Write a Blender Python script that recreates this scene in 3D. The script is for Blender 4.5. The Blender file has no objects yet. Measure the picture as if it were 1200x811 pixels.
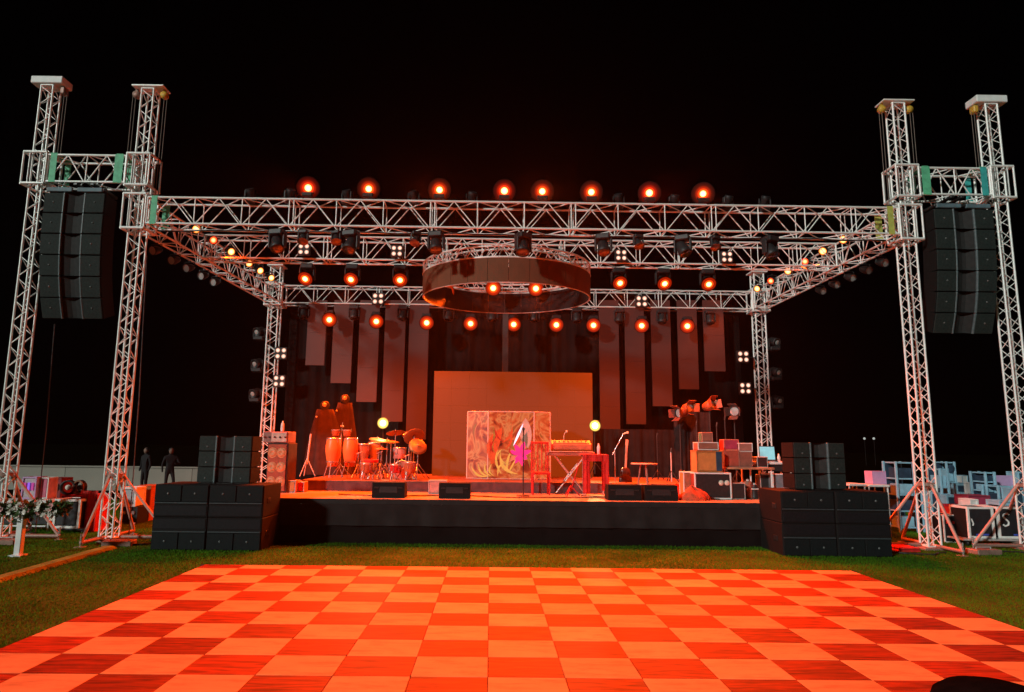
import bpy, math, random
import numpy as np
from mathutils import Vector, Matrix, Quaternion

random.seed(7); rng = np.random.default_rng(7)
SC = bpy.context.scene
COL = SC.collection
R_ = math.radians

# ------------------------------------------------------------------ camera
FPX, PPX, PPY, CAM_H = 787.0, 583.0, 405.5, 1.85
PITCH, ROLL, YAW = R_(8.57), 0.0113, R_(0.5)
_fw = Vector((math.sin(YAW)*math.cos(PITCH), math.cos(YAW)*math.cos(PITCH), math.sin(PITCH)))
_r0 = Vector((math.cos(YAW), -math.sin(YAW), 0)); _u0 = _r0.cross(_fw)
_rt = _r0*math.cos(ROLL) + _u0*math.sin(ROLL)
_up = _u0*math.cos(ROLL) - _r0*math.sin(ROLL)
CAMP = Vector((0, 0, CAM_H))
cd = bpy.data.cameras.new('camera'); cam = bpy.data.objects.new('camera', cd); COL.objects.link(cam)
cd.sensor_fit = 'HORIZONTAL'; cd.sensor_width = 36.0; cd.lens = FPX/1200*36
cd.shift_x = (600-PPX)/1200; cd.shift_y = 0; cd.clip_end = 2000; cd.clip_start = .05
cam.matrix_world = Matrix(((_rt.x, _up.x, -_fw.x, 0), (_rt.y, _up.y, -_fw.y, 0), (_rt.z, _up.z, -_fw.z, CAM_H), (0, 0, 0, 1)))
SC.camera = cam

def at(px, py, Y):                       # photo pixel -> point on the upright plane at depth Y
    d = _fw + _rt*((px-PPX)/FPX) - _up*((py-PPY)/FPX)
    return CAMP + d*(Y/d.y)
def atz(px, py, z=0.0):                  # photo pixel -> point on the level plane z
    d = _fw + _rt*((px-PPX)/FPX) - _up*((py-PPY)/FPX)
    return CAMP + d*((z-CAM_H)/d.z)

# ------------------------------------------------------------------ night sky and weak low floodlight
SUN_EL, SUN_AZ = R_(19), R_(42)        # the light comes from behind the viewer
w = bpy.data.worlds.new('World'); SC.world = w; w.use_nodes = True
nt = w.node_tree; bg = nt.nodes['Background']
sky = nt.nodes.new('ShaderNodeTexSky'); sky.sky_type = 'NISHITA'; sky.sun_disc = False
sky.sun_elevation = SUN_EL; sky.sun_rotation = math.pi + SUN_AZ
nt.links.new(sky.outputs[0], bg.inputs[0]); bg.inputs[1].default_value = 0.00004
sl = bpy.data.lights.new('sun', 'SUN'); sl.energy = 1.95; sl.angle = R_(3); sl.color = (.92, 1.0, .92)
so = bpy.data.objects.new('sun', sl); COL.objects.link(so)
_sd = Vector((math.sin(SUN_AZ)*math.cos(SUN_EL), math.cos(SUN_AZ)*math.cos(SUN_EL), -math.sin(SUN_EL)))   # direction the light travels
so.rotation_euler = _sd.to_track_quat('-Z', 'Y').to_euler(); so.location = _sd*-40
vs = SC.view_settings; vs.view_transform = 'Standard'; vs.look = 'None'; vs.exposure = 0.0; vs.gamma = 1.0
vs.use_curve_mapping = False
SC.cycles.use_denoising = True
SC.cycles.max_bounces = 6; SC.cycles.diffuse_bounces = 3; SC.cycles.glossy_bounces = 3; SC.cycles.volume_bounces = 0
SC.cycles.sample_clamp_indirect = 4.0

# ------------------------------------------------------------------ materials
MATS = {}
def mat(name, col, rough=.6, metal=0.0, var=.25, scale=8.0, spec=.4, emit=None, estr=0.0, bump=0.0, bscale=60.0):
    if name in MATS: return MATS[name]
    m = bpy.data.materials.new(name); m.use_nodes = True; MATS[name] = m
    t = m.node_tree; b = t.nodes['Principled BSDF']
    b.inputs['Roughness'].default_value = rough; b.inputs['Metallic'].default_value = metal
    b.inputs['Specular IOR Level'].default_value = spec
    tc = t.nodes.new('ShaderNodeTexCoord')
    n = t.nodes.new('ShaderNodeTexNoise'); n.inputs['Scale'].default_value = scale; n.inputs['Detail'].default_value = 4
    t.links.new(tc.outputs['Object'], n.inputs['Vector'])
    r = t.nodes.new('ShaderNodeValToRGB')
    r.color_ramp.elements[0].position = .3; r.color_ramp.elements[1].position = .72
    r.color_ramp.elements[0].color = (*[c*(1-var) for c in col], 1)
    r.color_ramp.elements[1].color = (*[min(1, c*(1+var)) for c in col], 1)
    t.links.new(n.outputs['Fac'], r.inputs['Fac']); t.links.new(r.outputs['Color'], b.inputs['Base Color'])
    if bump:
        n2 = t.nodes.new('ShaderNodeTexNoise'); n2.inputs['Scale'].default_value = bscale
        t.links.new(tc.outputs['Object'], n2.inputs['Vector'])
        bp = t.nodes.new('ShaderNodeBump'); bp.inputs['Strength'].default_value = bump; bp.inputs['Distance'].default_value = .01
        t.links.new(n2.outputs['Fac'], bp.inputs['Height']); t.links.new(bp.outputs['Normal'], b.inputs['Normal'])
    if emit:
        b.inputs['Emission Color'].default_value = (*emit, 1); b.inputs['Emission Strength'].default_value = estr
    return m

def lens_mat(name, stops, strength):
    """a lit lamp front: bright in the middle, its own colour towards the rim, bloom halo painted in on oversized lenses (local radius 0..1)"""
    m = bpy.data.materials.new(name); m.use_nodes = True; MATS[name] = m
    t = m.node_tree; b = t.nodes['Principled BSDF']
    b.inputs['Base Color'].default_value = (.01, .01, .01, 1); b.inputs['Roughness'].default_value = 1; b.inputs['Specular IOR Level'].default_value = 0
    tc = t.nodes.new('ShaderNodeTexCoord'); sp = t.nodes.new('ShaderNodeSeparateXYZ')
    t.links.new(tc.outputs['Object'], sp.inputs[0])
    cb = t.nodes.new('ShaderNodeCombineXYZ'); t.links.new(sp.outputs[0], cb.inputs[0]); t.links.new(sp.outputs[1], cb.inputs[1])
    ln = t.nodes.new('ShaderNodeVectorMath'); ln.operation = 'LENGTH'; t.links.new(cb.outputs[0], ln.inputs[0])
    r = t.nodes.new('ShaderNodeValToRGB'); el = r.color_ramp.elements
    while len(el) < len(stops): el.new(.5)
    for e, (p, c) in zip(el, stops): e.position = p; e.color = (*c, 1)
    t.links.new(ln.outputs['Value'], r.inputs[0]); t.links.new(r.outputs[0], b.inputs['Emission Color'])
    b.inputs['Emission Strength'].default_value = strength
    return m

ALU = mat('aluminium', (.88, .89, .86), .40, .12, .08, 14, .5)
ALUD = mat('worn aluminium', (.55, .55, .53), .45, .4, .2, 10)
STEEL = mat('painted steel', (.34, .20, .16), .5, .2, .3, 9)
CAPW = mat('white sheet metal', (.80, .82, .80), .5, 0, .08, 5)
BLACKP = mat('black plastic', (.022, .022, .023), .5, 0, .3, 20, .35)
BLACKM = mat('black metal', (.03, .03, .03), .4, .3, .3, 20)
GRILLE = mat('black grille', (.006, .010, .011), .75, 0, .35, 40, .18, bump=.3, bscale=220)
CABP = mat('textured cabinet paint', (.009, .009, .009), .8, 0, .3, 30, .18, bump=.25, bscale=160)
TRIMG = mat('grey trim', (.045, .058, .064), .5, 0, .2, 20)
BADGE = mat('badge', (.15, .16, .16), .4, .4, .1)
CLOTHB = mat('black cloth', (.020, .017, .017), .95, 0, .35, 6, .1, bump=.3, bscale=120)
DRAPE = mat('black drape', (.008, .006, .006), .95, 0, .35, 3, .1)
LEDP = mat('stage-lit led panel face', (.024, .018, .017), .5, 0, .10, 2.5, .4, emit=(1, .14, .09), estr=.05)  # red-brown stage light on the columns put in as an even glow
LEDS = mat('stage-lit led screen face', (.020, .014, .012), .5, 0, .10, 1.5, .4, emit=(1, .105, .010), estr=.27)  # reflected orange stage light painted in as emission
LEDF = mat('led panel edge', (.05, .05, .05), .5)
DECK = mat('stage deck ply', (.42, .30, .22), .45, 0, .25, 3)
RISER = mat('riser cloth', (.12, .05, .05), .8, 0, .3, 6)
RINGF = mat('ring fabric', (.15, .055, .025), .85, 0, .12, 2)
RINGI = mat('ring lining', (.014, .008, .008), .9, 0, .15, 2)
GREEN = mat('green light band', (.12, .50, .28), .6, 0, .2, 10)  # green cast of the light, given to bands as their colour
YGREEN = mat('yellow green light band', (.45, .48, .10), .6, 0, .2, 10)
YELLOW = mat('hoist yellow', (.62, .38, .05), .5, 0, .25, 12)
ROPE = mat('steel cable', (.16, .13, .11), .6, .3, .2, 30)
WHITE = mat('white paint', (.78, .78, .76), .55, 0, .1, 6)
PALEB = mat('pale blue laminate', (.30, .54, .68), .5, 0, .15, 6)  # white and blue plastic, bluish light on it put into the colour
LILAC = mat('lilac board', (.55, .34, .58), .6, 0, .12, 5)
RED = mat('red cloth', (.62, .02, .015), .8, 0, .25, 8)
CRIM = mat('crimson cover', (.42, .04, .09), .8, 0, .25, 8)
ORNG = mat('orange tolex', (.60, .22, .06), .6, 0, .15, 8)
WOODR = mat('red lacquered wood', (.50, .15, .06), .35, 0, .2, 6)
CREAM = mat('drum skin', (.70, .62, .52), .6, 0, .1, 8)
BRASS = mat('brass', (.36, .20, .08), .5, .6, .15, 12)
CHROME = mat('chrome', (.65, .65, .65), .25, .8, .1, 12)
DKBLUE = mat('dark blue panel', (.03, .06, .10), .4, 0, .3, 8)
WALLW = mat('white wall render', (.30, .275, .23), .8, 0, .12, .7)
SKIN = mat('skin', (.20, .11, .08), .6)
SHIRT = mat('dark shirt', (.012, .011, .013), .9)
SCREEN = mat('laptop screen', (.1, .3, .35), .3, emit=(.18, .55, .62), estr=.8)
PLANK = mat('yellow brown rubber', (.20, .27, .04), .8, 0, .3, 6)
GLASSD = mat('dark lens', (.03, .03, .035), .12, 0, .1, 6, .8)
GLASSG = mat('grey lens', (.50, .48, .46), .3, .2, .1, 6, .8)

LENS_O = lens_mat('lit orange lens and halo', [(0, (1, .78, .36)), (.19, (1, .55, .17)), (.29, (.50, .038, .002)), (.46, (.13, .005, .0004)), (.70, (.020, .0009, 0)), (1, (0, 0, 0))], 5.0)  # wide dim outer stops paint the bloom halo around the lamp
LENS_R = lens_mat('lit red lens and halo', [(0, (1, .72, .32)), (.22, (1, .50, .14)), (.32, (.48, .022, .002)), (.48, (.13, .0035, .0004)), (.70, (.024, .0005, 0)), (1, (0, 0, 0))], 5.0)  # outer red stops paint this lamp's bloom
LENS_B = lens_mat('lit orange rear lens and halo', [(0, (1, .80, .36)), (.28, (1, .52, .15)), (.40, (.52, .045, .003)), (.62, (.15, .006, .0005)), (1, (.028, .0008, 0))], 5.0)  # halo painted in here too, ending dim red
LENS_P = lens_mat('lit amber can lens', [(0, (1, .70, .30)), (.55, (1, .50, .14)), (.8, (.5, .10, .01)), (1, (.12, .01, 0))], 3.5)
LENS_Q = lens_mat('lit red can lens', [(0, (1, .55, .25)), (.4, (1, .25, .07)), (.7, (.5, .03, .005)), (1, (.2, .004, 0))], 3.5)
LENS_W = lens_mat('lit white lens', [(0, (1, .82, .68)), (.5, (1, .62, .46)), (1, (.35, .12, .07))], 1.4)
LENS_Y = lens_mat('lit yellow lens and flare', [(0, (1, .98, .70)), (.45, (1, .88, .42)), (.62, (.45, .32, .06)), (1, (.06, .035, .006))], 6.0)  # outer stops paint the soft flare around the yellow core

def board_mat():
    m = bpy.data.materials.new('dark dance panel'); m.use_nodes = True; MATS['dark dance panel'] = m
    t = m.node_tree; b = t.nodes['Principled BSDF']; b.inputs['Roughness'].default_value = .6; b.inputs['Specular IOR Level'].default_value = .15
    tc = t.nodes.new('ShaderNodeTexCoord'); mp = t.nodes.new('ShaderNodeMapping'); mp.inputs['Scale'].default_value = (1.2, 9, 1)
    oi = t.nodes.new('ShaderNodeObjectInfo')
    cb = t.nodes.new('ShaderNodeVectorMath'); cb.operation = 'ADD'
    ml = t.nodes.new('ShaderNodeMath'); ml.operation = 'MULTIPLY'; ml.inputs[1].default_value = 37
    t.links.new(oi.outputs['Random'], ml.inputs[0])
    t.links.new(tc.outputs['Object'], cb.inputs[0]); t.links.new(ml.outputs[0], cb.inputs[1])
    t.links.new(cb.outputs[0], mp.inputs[0])
    n = t.nodes.new('ShaderNodeTexNoise'); n.inputs['Scale'].default_value = 2.6; n.inputs['Detail'].default_value = 7; n.inputs['Distortion'].default_value = .6
    t.links.new(mp.outputs[0], n.inputs[0])
    r = t.nodes.new('ShaderNodeValToRGB')
    for e, p, c in zip(r.color_ramp.elements, (.33, .70), ((.13, .016, .003), (.44, .050, .008))): e.position = p; e.color = (*c, 1)
    t.links.new(n.outputs['Fac'], r.inputs[0])
    hv = t.nodes.new('ShaderNodeHueSaturation'); mr = t.nodes.new('ShaderNodeMapRange')
    mr.inputs[3].default_value = .75; mr.inputs[4].default_value = 1.25
    t.links.new(oi.outputs['Random'], mr.inputs[0]); t.links.new(mr.outputs[0], hv.inputs['Value'])
    t.links.new(r.outputs[0], hv.inputs['Color']); t.links.new(hv.outputs[0], b.inputs['Base Color'])
    return m
def pale_mat():
    m = mat('pale dance panel', (.72, .37, .135), .6, 0, .10, 2.0, .15)
    t = m.node_tree; b = t.nodes['Principled BSDF']
    oi = t.nodes.new('ShaderNodeObjectInfo'); hv = t.nodes.new('ShaderNodeHueSaturation'); mr = t.nodes.new('ShaderNodeMapRange')
    mr.inputs[3].default_value = .86; mr.inputs[4].default_value = 1.08
    t.links.new(oi.outputs['Random'], mr.inputs[0]); t.links.new(mr.outputs[0], hv.inputs['Value'])
    l = b.inputs['Base Color'].links[0]; src = l.from_socket; t.links.new(src, hv.inputs['Color']); t.links.new(hv.outputs[0], b.inputs['Base Color'])
    geo = t.nodes.new('ShaderNodeNewGeometry'); sc_ = t.nodes.new('ShaderNodeMapping'); sc_.inputs['Scale'].default_value = (.9, 3.5, 1); sc_.inputs['Rotation'].default_value = (0, 0, .5)
    t.links.new(geo.outputs['Position'], sc_.inputs[0]); n4 = t.nodes.new('ShaderNodeTexNoise'); n4.inputs['Scale'].default_value = 2.4; n4.inputs['Detail'].default_value = 9; n4.inputs['Roughness'].default_value = .72
    t.links.new(sc_.outputs[0], n4.inputs[0]); r4 = t.nodes.new('ShaderNodeValToRGB'); r4.color_ramp.elements[0].position = .34; r4.color_ramp.elements[0].color = (.62, .55, .5, 1); r4.color_ramp.elements[1].position = .52
    t.links.new(n4.outputs[0], r4.inputs[0]); mx = t.nodes.new('ShaderNodeMixRGB'); mx.blend_type = 'MULTIPLY'; mx.inputs[0].default_value = .8
    t.links.new(hv.outputs[0], mx.inputs[1]); t.links.new(r4.outputs[0], mx.inputs[2]); t.links.new(mx.outputs[0], b.inputs['Base Color'])
    n2 = t.nodes.new('ShaderNodeTexNoise'); n2.inputs['Scale'].default_value = 14; n2.inputs['Detail'].default_value = 6
    m3 = t.nodes.new('ShaderNodeMapRange'); m3.inputs[3].default_value = .5; m3.inputs[4].default_value = .75
    t.links.new(n2.outputs[0], m3.inputs[0]); t.links.new(m3.outputs[0], b.inputs['Roughness'])
    return m
TILE_D, TILE_L = board_mat(), pale_mat()

def art_mat():
    """printed swirl of leaves and petals on the booth front"""
    m = bpy.data.materials.new('booth print'); m.use_nodes = True; MATS['booth print'] = m
    t = m.node_tree; b = t.nodes['Principled BSDF']; b.inputs['Roughness'].default_value = .35
    tc = t.nodes.new('ShaderNodeTexCoord'); oi = t.nodes.new('ShaderNodeObjectInfo')
    ad = t.nodes.new('ShaderNodeVectorMath'); ad.operation = 'ADD'
    ml = t.nodes.new('ShaderNodeMath'); ml.operation = 'MULTIPLY'; ml.inputs[1].default_value = 11.3
    t.links.new(oi.outputs['Random'], ml.inputs[0]); t.links.new(tc.outputs['Object'], ad.inputs[0]); t.links.new(ml.outputs[0], ad.inputs[1])
    wv = t.nodes.new('ShaderNodeTexNoise'); wv.inputs['Scale'].default_value = 1.9; wv.inputs['Detail'].default_value = 2.5; wv.inputs['Distortion'].default_value = 2.2
    t.links.new(ad.outputs[0], wv.inputs['Vector'])
    r = t.nodes.new('ShaderNodeValToRGB'); el = r.color_ramp.elements
    for _ in range(4): el.new(.5)
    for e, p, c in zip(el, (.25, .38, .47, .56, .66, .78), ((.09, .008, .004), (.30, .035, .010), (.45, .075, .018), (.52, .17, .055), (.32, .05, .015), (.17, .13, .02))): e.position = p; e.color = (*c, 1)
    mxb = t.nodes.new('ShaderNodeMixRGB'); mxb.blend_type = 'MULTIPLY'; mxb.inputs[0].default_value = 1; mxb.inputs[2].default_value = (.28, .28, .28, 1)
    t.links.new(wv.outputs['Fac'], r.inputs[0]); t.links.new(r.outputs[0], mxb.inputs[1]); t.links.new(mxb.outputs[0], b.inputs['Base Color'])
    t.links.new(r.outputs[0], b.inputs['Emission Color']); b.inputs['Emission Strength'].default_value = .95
    return m
ART = art_mat()
GLARE = mat('glare white', (.5, .5, .6), .4, emit=(.8, .75, 1), estr=1.1)  # streak of glare on the booth, put in as a glowing shape
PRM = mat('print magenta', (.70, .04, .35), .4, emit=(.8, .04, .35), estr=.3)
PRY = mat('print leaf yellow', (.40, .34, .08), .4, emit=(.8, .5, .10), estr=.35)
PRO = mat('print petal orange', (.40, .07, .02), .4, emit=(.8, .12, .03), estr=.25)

# ------------------------------------------------------------------ mesh helpers
class MB:
    def __init__(s): s.v = []; s.f = []; s.sm = []
    def add(s, vs, fs, smooth=False):
        o = len(s.v); s.v += [tuple(p) for p in vs]; s.f += [tuple(o+i for i in f) for f in fs]; s.sm += [smooth]*len(fs); return s
    def box(s, c, d, bev=0.0, rot=None):
        hx, hy, hz = d[0]/2, d[1]/2, d[2]/2
        if bev <= 0:
            P = [Vector((x*hx, y*hy, z*hz)) for x in (-1, 1) for y in (-1, 1) for z in (-1, 1)]
            F = [(0, 1, 3, 2), (4, 6, 7, 5), (0, 4, 5, 1), (2, 3, 7, 6), (0, 2, 6, 4), (1, 5, 7, 3)]
        else:
            b = min(bev, hx*.9, hy*.9, hz*.9); P = []; idx = {}
            for x in (-1, 1):
                for y in (-1, 1):
                    for z in (-1, 1):
                        idx[x, y, z] = len(P)
                        P += [Vector((x*hx, y*(hy-b), z*(hz-b))), Vector((x*(hx-b), y*hy, z*(hz-b))), Vector((x*(hx-b), y*(hy-b), z*hz))]
            F = []
            for x in (-1, 1): F.append([idx[x, y, z] for y, z in ((-1, -1), (1, -1), (1, 1), (-1, 1))][::x])
            for y in (-1, 1): F.append([idx[x, y, z]+1 for x, z in ((-1, -1), (-1, 1), (1, 1), (1, -1))][::y])
            for z in (-1, 1): F.append([idx[x, y, z]+2 for x, y in ((-1, -1), (1, -1), (1, 1), (-1, 1))][::z])
            for x in (-1, 1):
                for y in (-1, 1): F.append([idx[x, y, -1], idx[x, y, -1]+1, idx[x, y, 1]+1, idx[x, y, 1]][::-x*y])
                for z in (-1, 1): F.append([idx[x, -1, z], idx[x, 1, z], idx[x, 1, z]+2, idx[x, -1, z]+2][::x*z])
            for y in (-1, 1):
                for z in (-1, 1): F.append([idx[-1, y, z]+1, idx[-1, y, z]+2, idx[1, y, z]+2, idx[1, y, z]+1][::y*z])
            for x in (-1, 1):
                for y in (-1, 1):
                    for z in (-1, 1): F.append([idx[x, y, z], idx[x, y, z]+1, idx[x, y, z]+2][::x*y*z])
        c = Vector(c)
        if rot is not None: P = [rot @ p for p in P]
        return s.add([c+p for p in P], F)
    def tube(s, p0, p1, r0, r1=None, n=8, cap=True):
        p0, p1 = Vector(p0), Vector(p1); r1 = r0 if r1 is None else r1
        q = (p1-p0).to_track_quat('Z', 'Y'); V = []
        for p, r in ((p0, r0), (p1, r1)):
            for i in range(n):
                a = 2*math.pi*i/n; V.append(p + q @ Vector((math.cos(a)*r, math.sin(a)*r, 0)))
        s.add(V, [(i, (i+1) % n, n+(i+1) % n, n+i) for i in range(n)], True)
        if cap: s.add(V[:n], [tuple(range(n))[::-1]]); s.add(V[n:], [tuple(range(n))])
        return s
    def path(s, pts, r, n=6):
        for a, b in zip(pts[:-1], pts[1:]): s.tube(a, b, r, n=n)
        return s
    def lathe(s, prof, n=16, c=(0, 0, 0), q=None):
        V = []; c = Vector(c)
        for r, z in prof:
            for i in range(n):
                a = 2*math.pi*i/n; p = Vector((math.cos(a)*r, math.sin(a)*r, z)); V.append(c + (q @ p if q else p))
        F = [(k*n+i, k*n+(i+1) % n, (k+1)*n+(i+1) % n, (k+1)*n+i) for k in range(len(prof)-1) for i in range(n)]
        return s.add(V, F, True)
    def prism(s, poly, a, b, axis='Y'):
        """polygon in (x,z) pulled along Y from a to b (axis X: polygon in (y,z))"""
        n = len(poly)
        if axis == 'Y': V = [(x, a, z) for x, z in poly] + [(x, b, z) for x, z in poly]
        else: V = [(a, x, z) for x, z in poly] + [(b, x, z) for x, z in poly]
        return s.add(V, [tuple(range(n)), tuple(range(2*n-1, n-1, -1))] + [(i, n+i, n+(i+1) % n, (i+1) % n) for i in range(n)])
    def mesh(s, name, m):
        me = bpy.data.meshes.new(name); me.from_pydata(s.v, [], s.f)
        me.polygons.foreach_set('use_smooth', s.sm); me.materials.append(m); me.update()
        return me

def obj(name, me, parent=None, loc=(0, 0, 0), rot=None, scale=None):
    o = bpy.data.objects.new(name, me); COL.objects.link(o); o.location = loc
    if rot is not None:
        if isinstance(rot, Quaternion): o.rotation_mode = 'QUATERNION'; o.rotation_quaternion = rot
        else: o.rotation_euler = rot
    if scale is not None: o.scale = scale
    if parent: o.parent = parent
    return o
def tag(o, label, cat, group=None, kind=None):
    if label: o['label'] = label
    if cat: o['category'] = cat
    if group: o['group'] = group
    if kind: o['kind'] = kind
    return o
def thing(name, label, cat, loc=(0, 0, 0), rz=0.0, group=None):
    o = bpy.data.objects.new(name, None); COL.objects.link(o); o.location = loc; o.rotation_euler = (0, 0, rz); o.empty_display_size = .2
    return tag(o, label, cat, group)
def part(name, mb, m, parent, loc=(0, 0, 0), rot=None): return obj(name, mb.mesh(name, m), parent, loc, rot)
def copy_tree(o, parent=None):
    c = o.copy(); COL.objects.link(c)
    if parent: c.parent = parent
    for ch in list(o.children): copy_tree(ch, c)
    return c
_unit = {}
def unit_tube(m, n=8):
    k = (m.name, n)
    if k not in _unit: _unit[k] = MB().tube((0, 0, 0), (0, 0, 1), 1, n=n).mesh('tube', m)
    return _unit[k]
def bar(parent, name, p0, p1, r, m, n=8):
    p0, p1 = Vector(p0), Vector(p1); d = p1-p0
    return obj(name, unit_tube(m, n), parent, p0, d.to_track_quat('Z', 'Y'), (r, r, d.length))
_boxes = {}
def boxpart(parent, name, c, d, m, bev=.006, rot=None):
    k = (m.name, tuple(round(x, 4) for x in d), bev)
    if k not in _boxes: _boxes[k] = MB().box((0, 0, 0), d, bev).mesh(name, m)
    return obj(name, _boxes[k], parent, c, rot)

# ------------------------------------------------------------------ ground
me = MB().add([(-400, -60, 0), (400, -60, 0), (400, 700, 0), (-400, 700, 0)], [(0, 1, 2, 3)]).mesh('ground', mat('unlit far ground', (.003, .003, .001), 1, 0, .45, 1.3, 0))  # near black: night darkness beyond the lawn put into the colour
tag(obj('ground', me), None, None, kind='structure')

tag(obj('lawn', MB().add([(-20, -8, .004), (23, -8, .004), (23, 23, .004), (-20, 23, .004)], [(0, 1, 2, 3)]).mesh('lawn', mat('lawn turf', (.055, .110, .010), .95, 0, .4, 1.1, .1))), None, None, kind='structure')
FX0, FX1, FY1, PITX, PITY = -4.30, 5.535, 10.60, .6147, .5150
SX0, SX1, SY0, SY1, SZ = -5.6, 6.8, 13.25, 20.1, .838
def grass():
    n = 380000
    X = rng.uniform(-19, 21, n*2); Y = 5.2 + (rng.random(n*2)**1.25)*17
    keep = ~((X > FX0-.06) & (X < FX1+.06) & (Y < FY1+.06)) & ~((X > SX0) & (X < SX1) & (Y > SY0)) & (np.abs(X) < 2.5+.86*Y)
    X = X[keep][:n]; Y = Y[keep][:n]; n = len(X)
    patch = .5+.5*np.sin(X*1.7+np.sin(Y*2.3))*np.cos(Y*1.1+X*.6)
    H = rng.uniform(.020, .042, n)*(.7+.5*patch); W = rng.uniform(.006, .012, n)*(.6+.05*Y)
    a = rng.uniform(0, math.pi, n); lx = rng.normal(0, .018, n); ly = rng.normal(0, .018, n)
    V = np.empty((n, 3, 3)); dx, dy = np.cos(a)*W, np.sin(a)*W
    V[:, 0] = np.c_[X-dx, Y-dy, np.zeros(n)]; V[:, 1] = np.c_[X+dx, Y+dy, np.zeros(n)]; V[:, 2] = np.c_[X+lx, Y+ly, H]
    me = bpy.data.meshes.new('grass'); me.vertices.add(n*3); me.vertices.foreach_set('co', V.ravel())
    me.loops.add(n*3); me.loops.foreach_set('vertex_index', np.arange(n*3, dtype=np.int32))
    me.polygons.add(n); me.polygons.foreach_set('loop_start', np.arange(0, n*3, 3, dtype=np.int32)); me.polygons.foreach_set('loop_total', np.full(n, 3, dtype=np.int32))
    me.update(); gm = mat('grass blades', (.085, .235, .012), .8, 0, .35, .55, .1); me.materials.append(gm)
    gt = gm.node_tree; gb = gt.nodes['Principled BSDF']; tr = gt.nodes.new('ShaderNodeBsdfTranslucent'); ms = gt.nodes.new('ShaderNodeMixShader'); ms.inputs[0].default_value = .5
    gt.links.new(gb.inputs['Base Color'].links[0].from_socket, tr.inputs[0]); gt.links.new(gb.outputs[0], ms.inputs[1]); gt.links.new(tr.outputs[0], ms.inputs[2]); gt.links.new(ms.outputs[0], gt.nodes['Material Output'].inputs[0])
    return me
tag(obj('grass', grass()), 'short patchy green lawn around the dance floor and stage', 'grass', kind='stuff')

# ------------------------------------------------------------------ dance floor
df = thing('dance_floor', 'checkered dance floor of pale and red-brown wooden panels on the lawn', 'dance floor', (FX0, FY1, 0))
FT = .045
tm = {}
def tile(w_, d_, m):
    k = (round(w_, 3), round(d_, 3), m.name)
    if k not in tm: tm[k] = MB().box((0, 0, 0), (w_-.004, d_-.004, FT), .0025).mesh('panel', m)
    return tm[k]
y = -.0; row = 0
while y > -7.4:
    d_ = .30 if row == 0 else PITY
    for c in range(16):
        m = TILE_D if (row + c) % 2 == 0 else TILE_L
        obj('panel', tile(PITX, d_, m), df, ((c+.5)*PITX, y-d_/2, FT/2 + random.uniform(-.0012, .0012)), (random.uniform(-.0015, .0015), random.uniform(-.0015, .0015), 0))
    y -= d_; row += 1
FLEN = -y
TRIM = mat('floor edge trim', (.10, .035, .02), .5, .1)
for nm, a, b in (('far', (-.05, .05), (16*PITX+.05, 0)),):
    part('edge_trim', MB().prism([(0, 0), (.07, 0), (0, FT)], -.07, 16*PITX+.07, 'X'), TRIM, df, (0, .003, 0))
part('edge_trim', MB().prism([(0, 0), (-.07, 0), (0, FT)], -FLEN, 0, 'Y'), TRIM, df, (-.003, 0, 0))
part('edge_trim', MB().prism([(0, 0), (0, FT), (.07, 0)], -FLEN, 0, 'Y'), TRIM, df, (16*PITX+.003, 0, 0))

# ------------------------------------------------------------------ stage, riser, backdrop
st = thing('stage', 'wide low stage with black cloth front and bright plywood deck', 'stage', ((SX0+SX1)/2, SY0, 0))
SW = SX1-SX0; cx = (SX0+SX1)/2
nx = 10
for i in range(nx):
    for j in range(6):
        boxpart(st, 'deck_panel', (-SW/2+(i+.5)*SW/nx, (j+.5)*(SY1-SY0)/6, SZ-.02), (SW/nx-.006, (SY1-SY0)/6-.006, .04), DECK, .004)
part('deck_edge', MB().box((0, -.012, SZ-.05), (SW, .02, .10), .004), mat('deck edge strip', (.014, .012, .012), .8), st)
def cloth_sheet(wd, z0, z1, amp, freq, seed, nxs=160, wob=.3):
    rr = random.Random(seed); V = []; F = []; ph = [rr.uniform(0, 6.28) for _ in range(4)]
    for k, z in enumerate((z0, z0+(z1-z0)*.5, z1)):
        for i in range(nxs+1):
            x = -wd/2+wd*i/nxs
            V.append((x, -amp*(math.sin(x*freq+ph[0]+wob*math.sin(x*1.3+ph[1])) + .5*math.sin(x*freq*2.3+ph[2]))*(1.0-.25*k), z))
    n = nxs+1
    for k in range(2):
        for i in range(nxs): F.append((k*n+i, k*n+i+1, (k+1)*n+i+1, (k+1)*n+i))
    return MB().add(V, F, True)
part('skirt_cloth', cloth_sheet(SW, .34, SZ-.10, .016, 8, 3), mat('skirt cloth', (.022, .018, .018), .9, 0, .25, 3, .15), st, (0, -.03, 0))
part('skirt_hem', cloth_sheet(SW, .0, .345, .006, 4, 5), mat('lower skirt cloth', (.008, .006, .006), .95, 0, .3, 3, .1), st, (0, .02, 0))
for i in range(7):
    for j in range(3): bar(st, 'stage_leg', (-SW/2+.3+i*(SW-.6)/6, .35+j*2.9, 0), (-SW/2+.3+i*(SW-.6)/6, .35+j*2.9, SZ-.045), .025, ALUD)

RZ = 1.075; RY0 = 15.45
rs = thing('stage_riser', 'low dark red cloth-fronted riser across the back of the stage', 'riser', (.55, RY0, SZ+.002))
part('platform', MB().box((0, 2.0, (RZ-SZ)/2-.001), (9.6, 4.0, RZ-SZ-.002), .008), mat('riser top', (.16, .08, .06), .6, 0, .3, 3), rs)
part('front_cloth', cloth_sheet(9.6, 0.002, RZ-SZ-.03, .006, 9, 8), RISER, rs, (0, -.02, 0))

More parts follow.
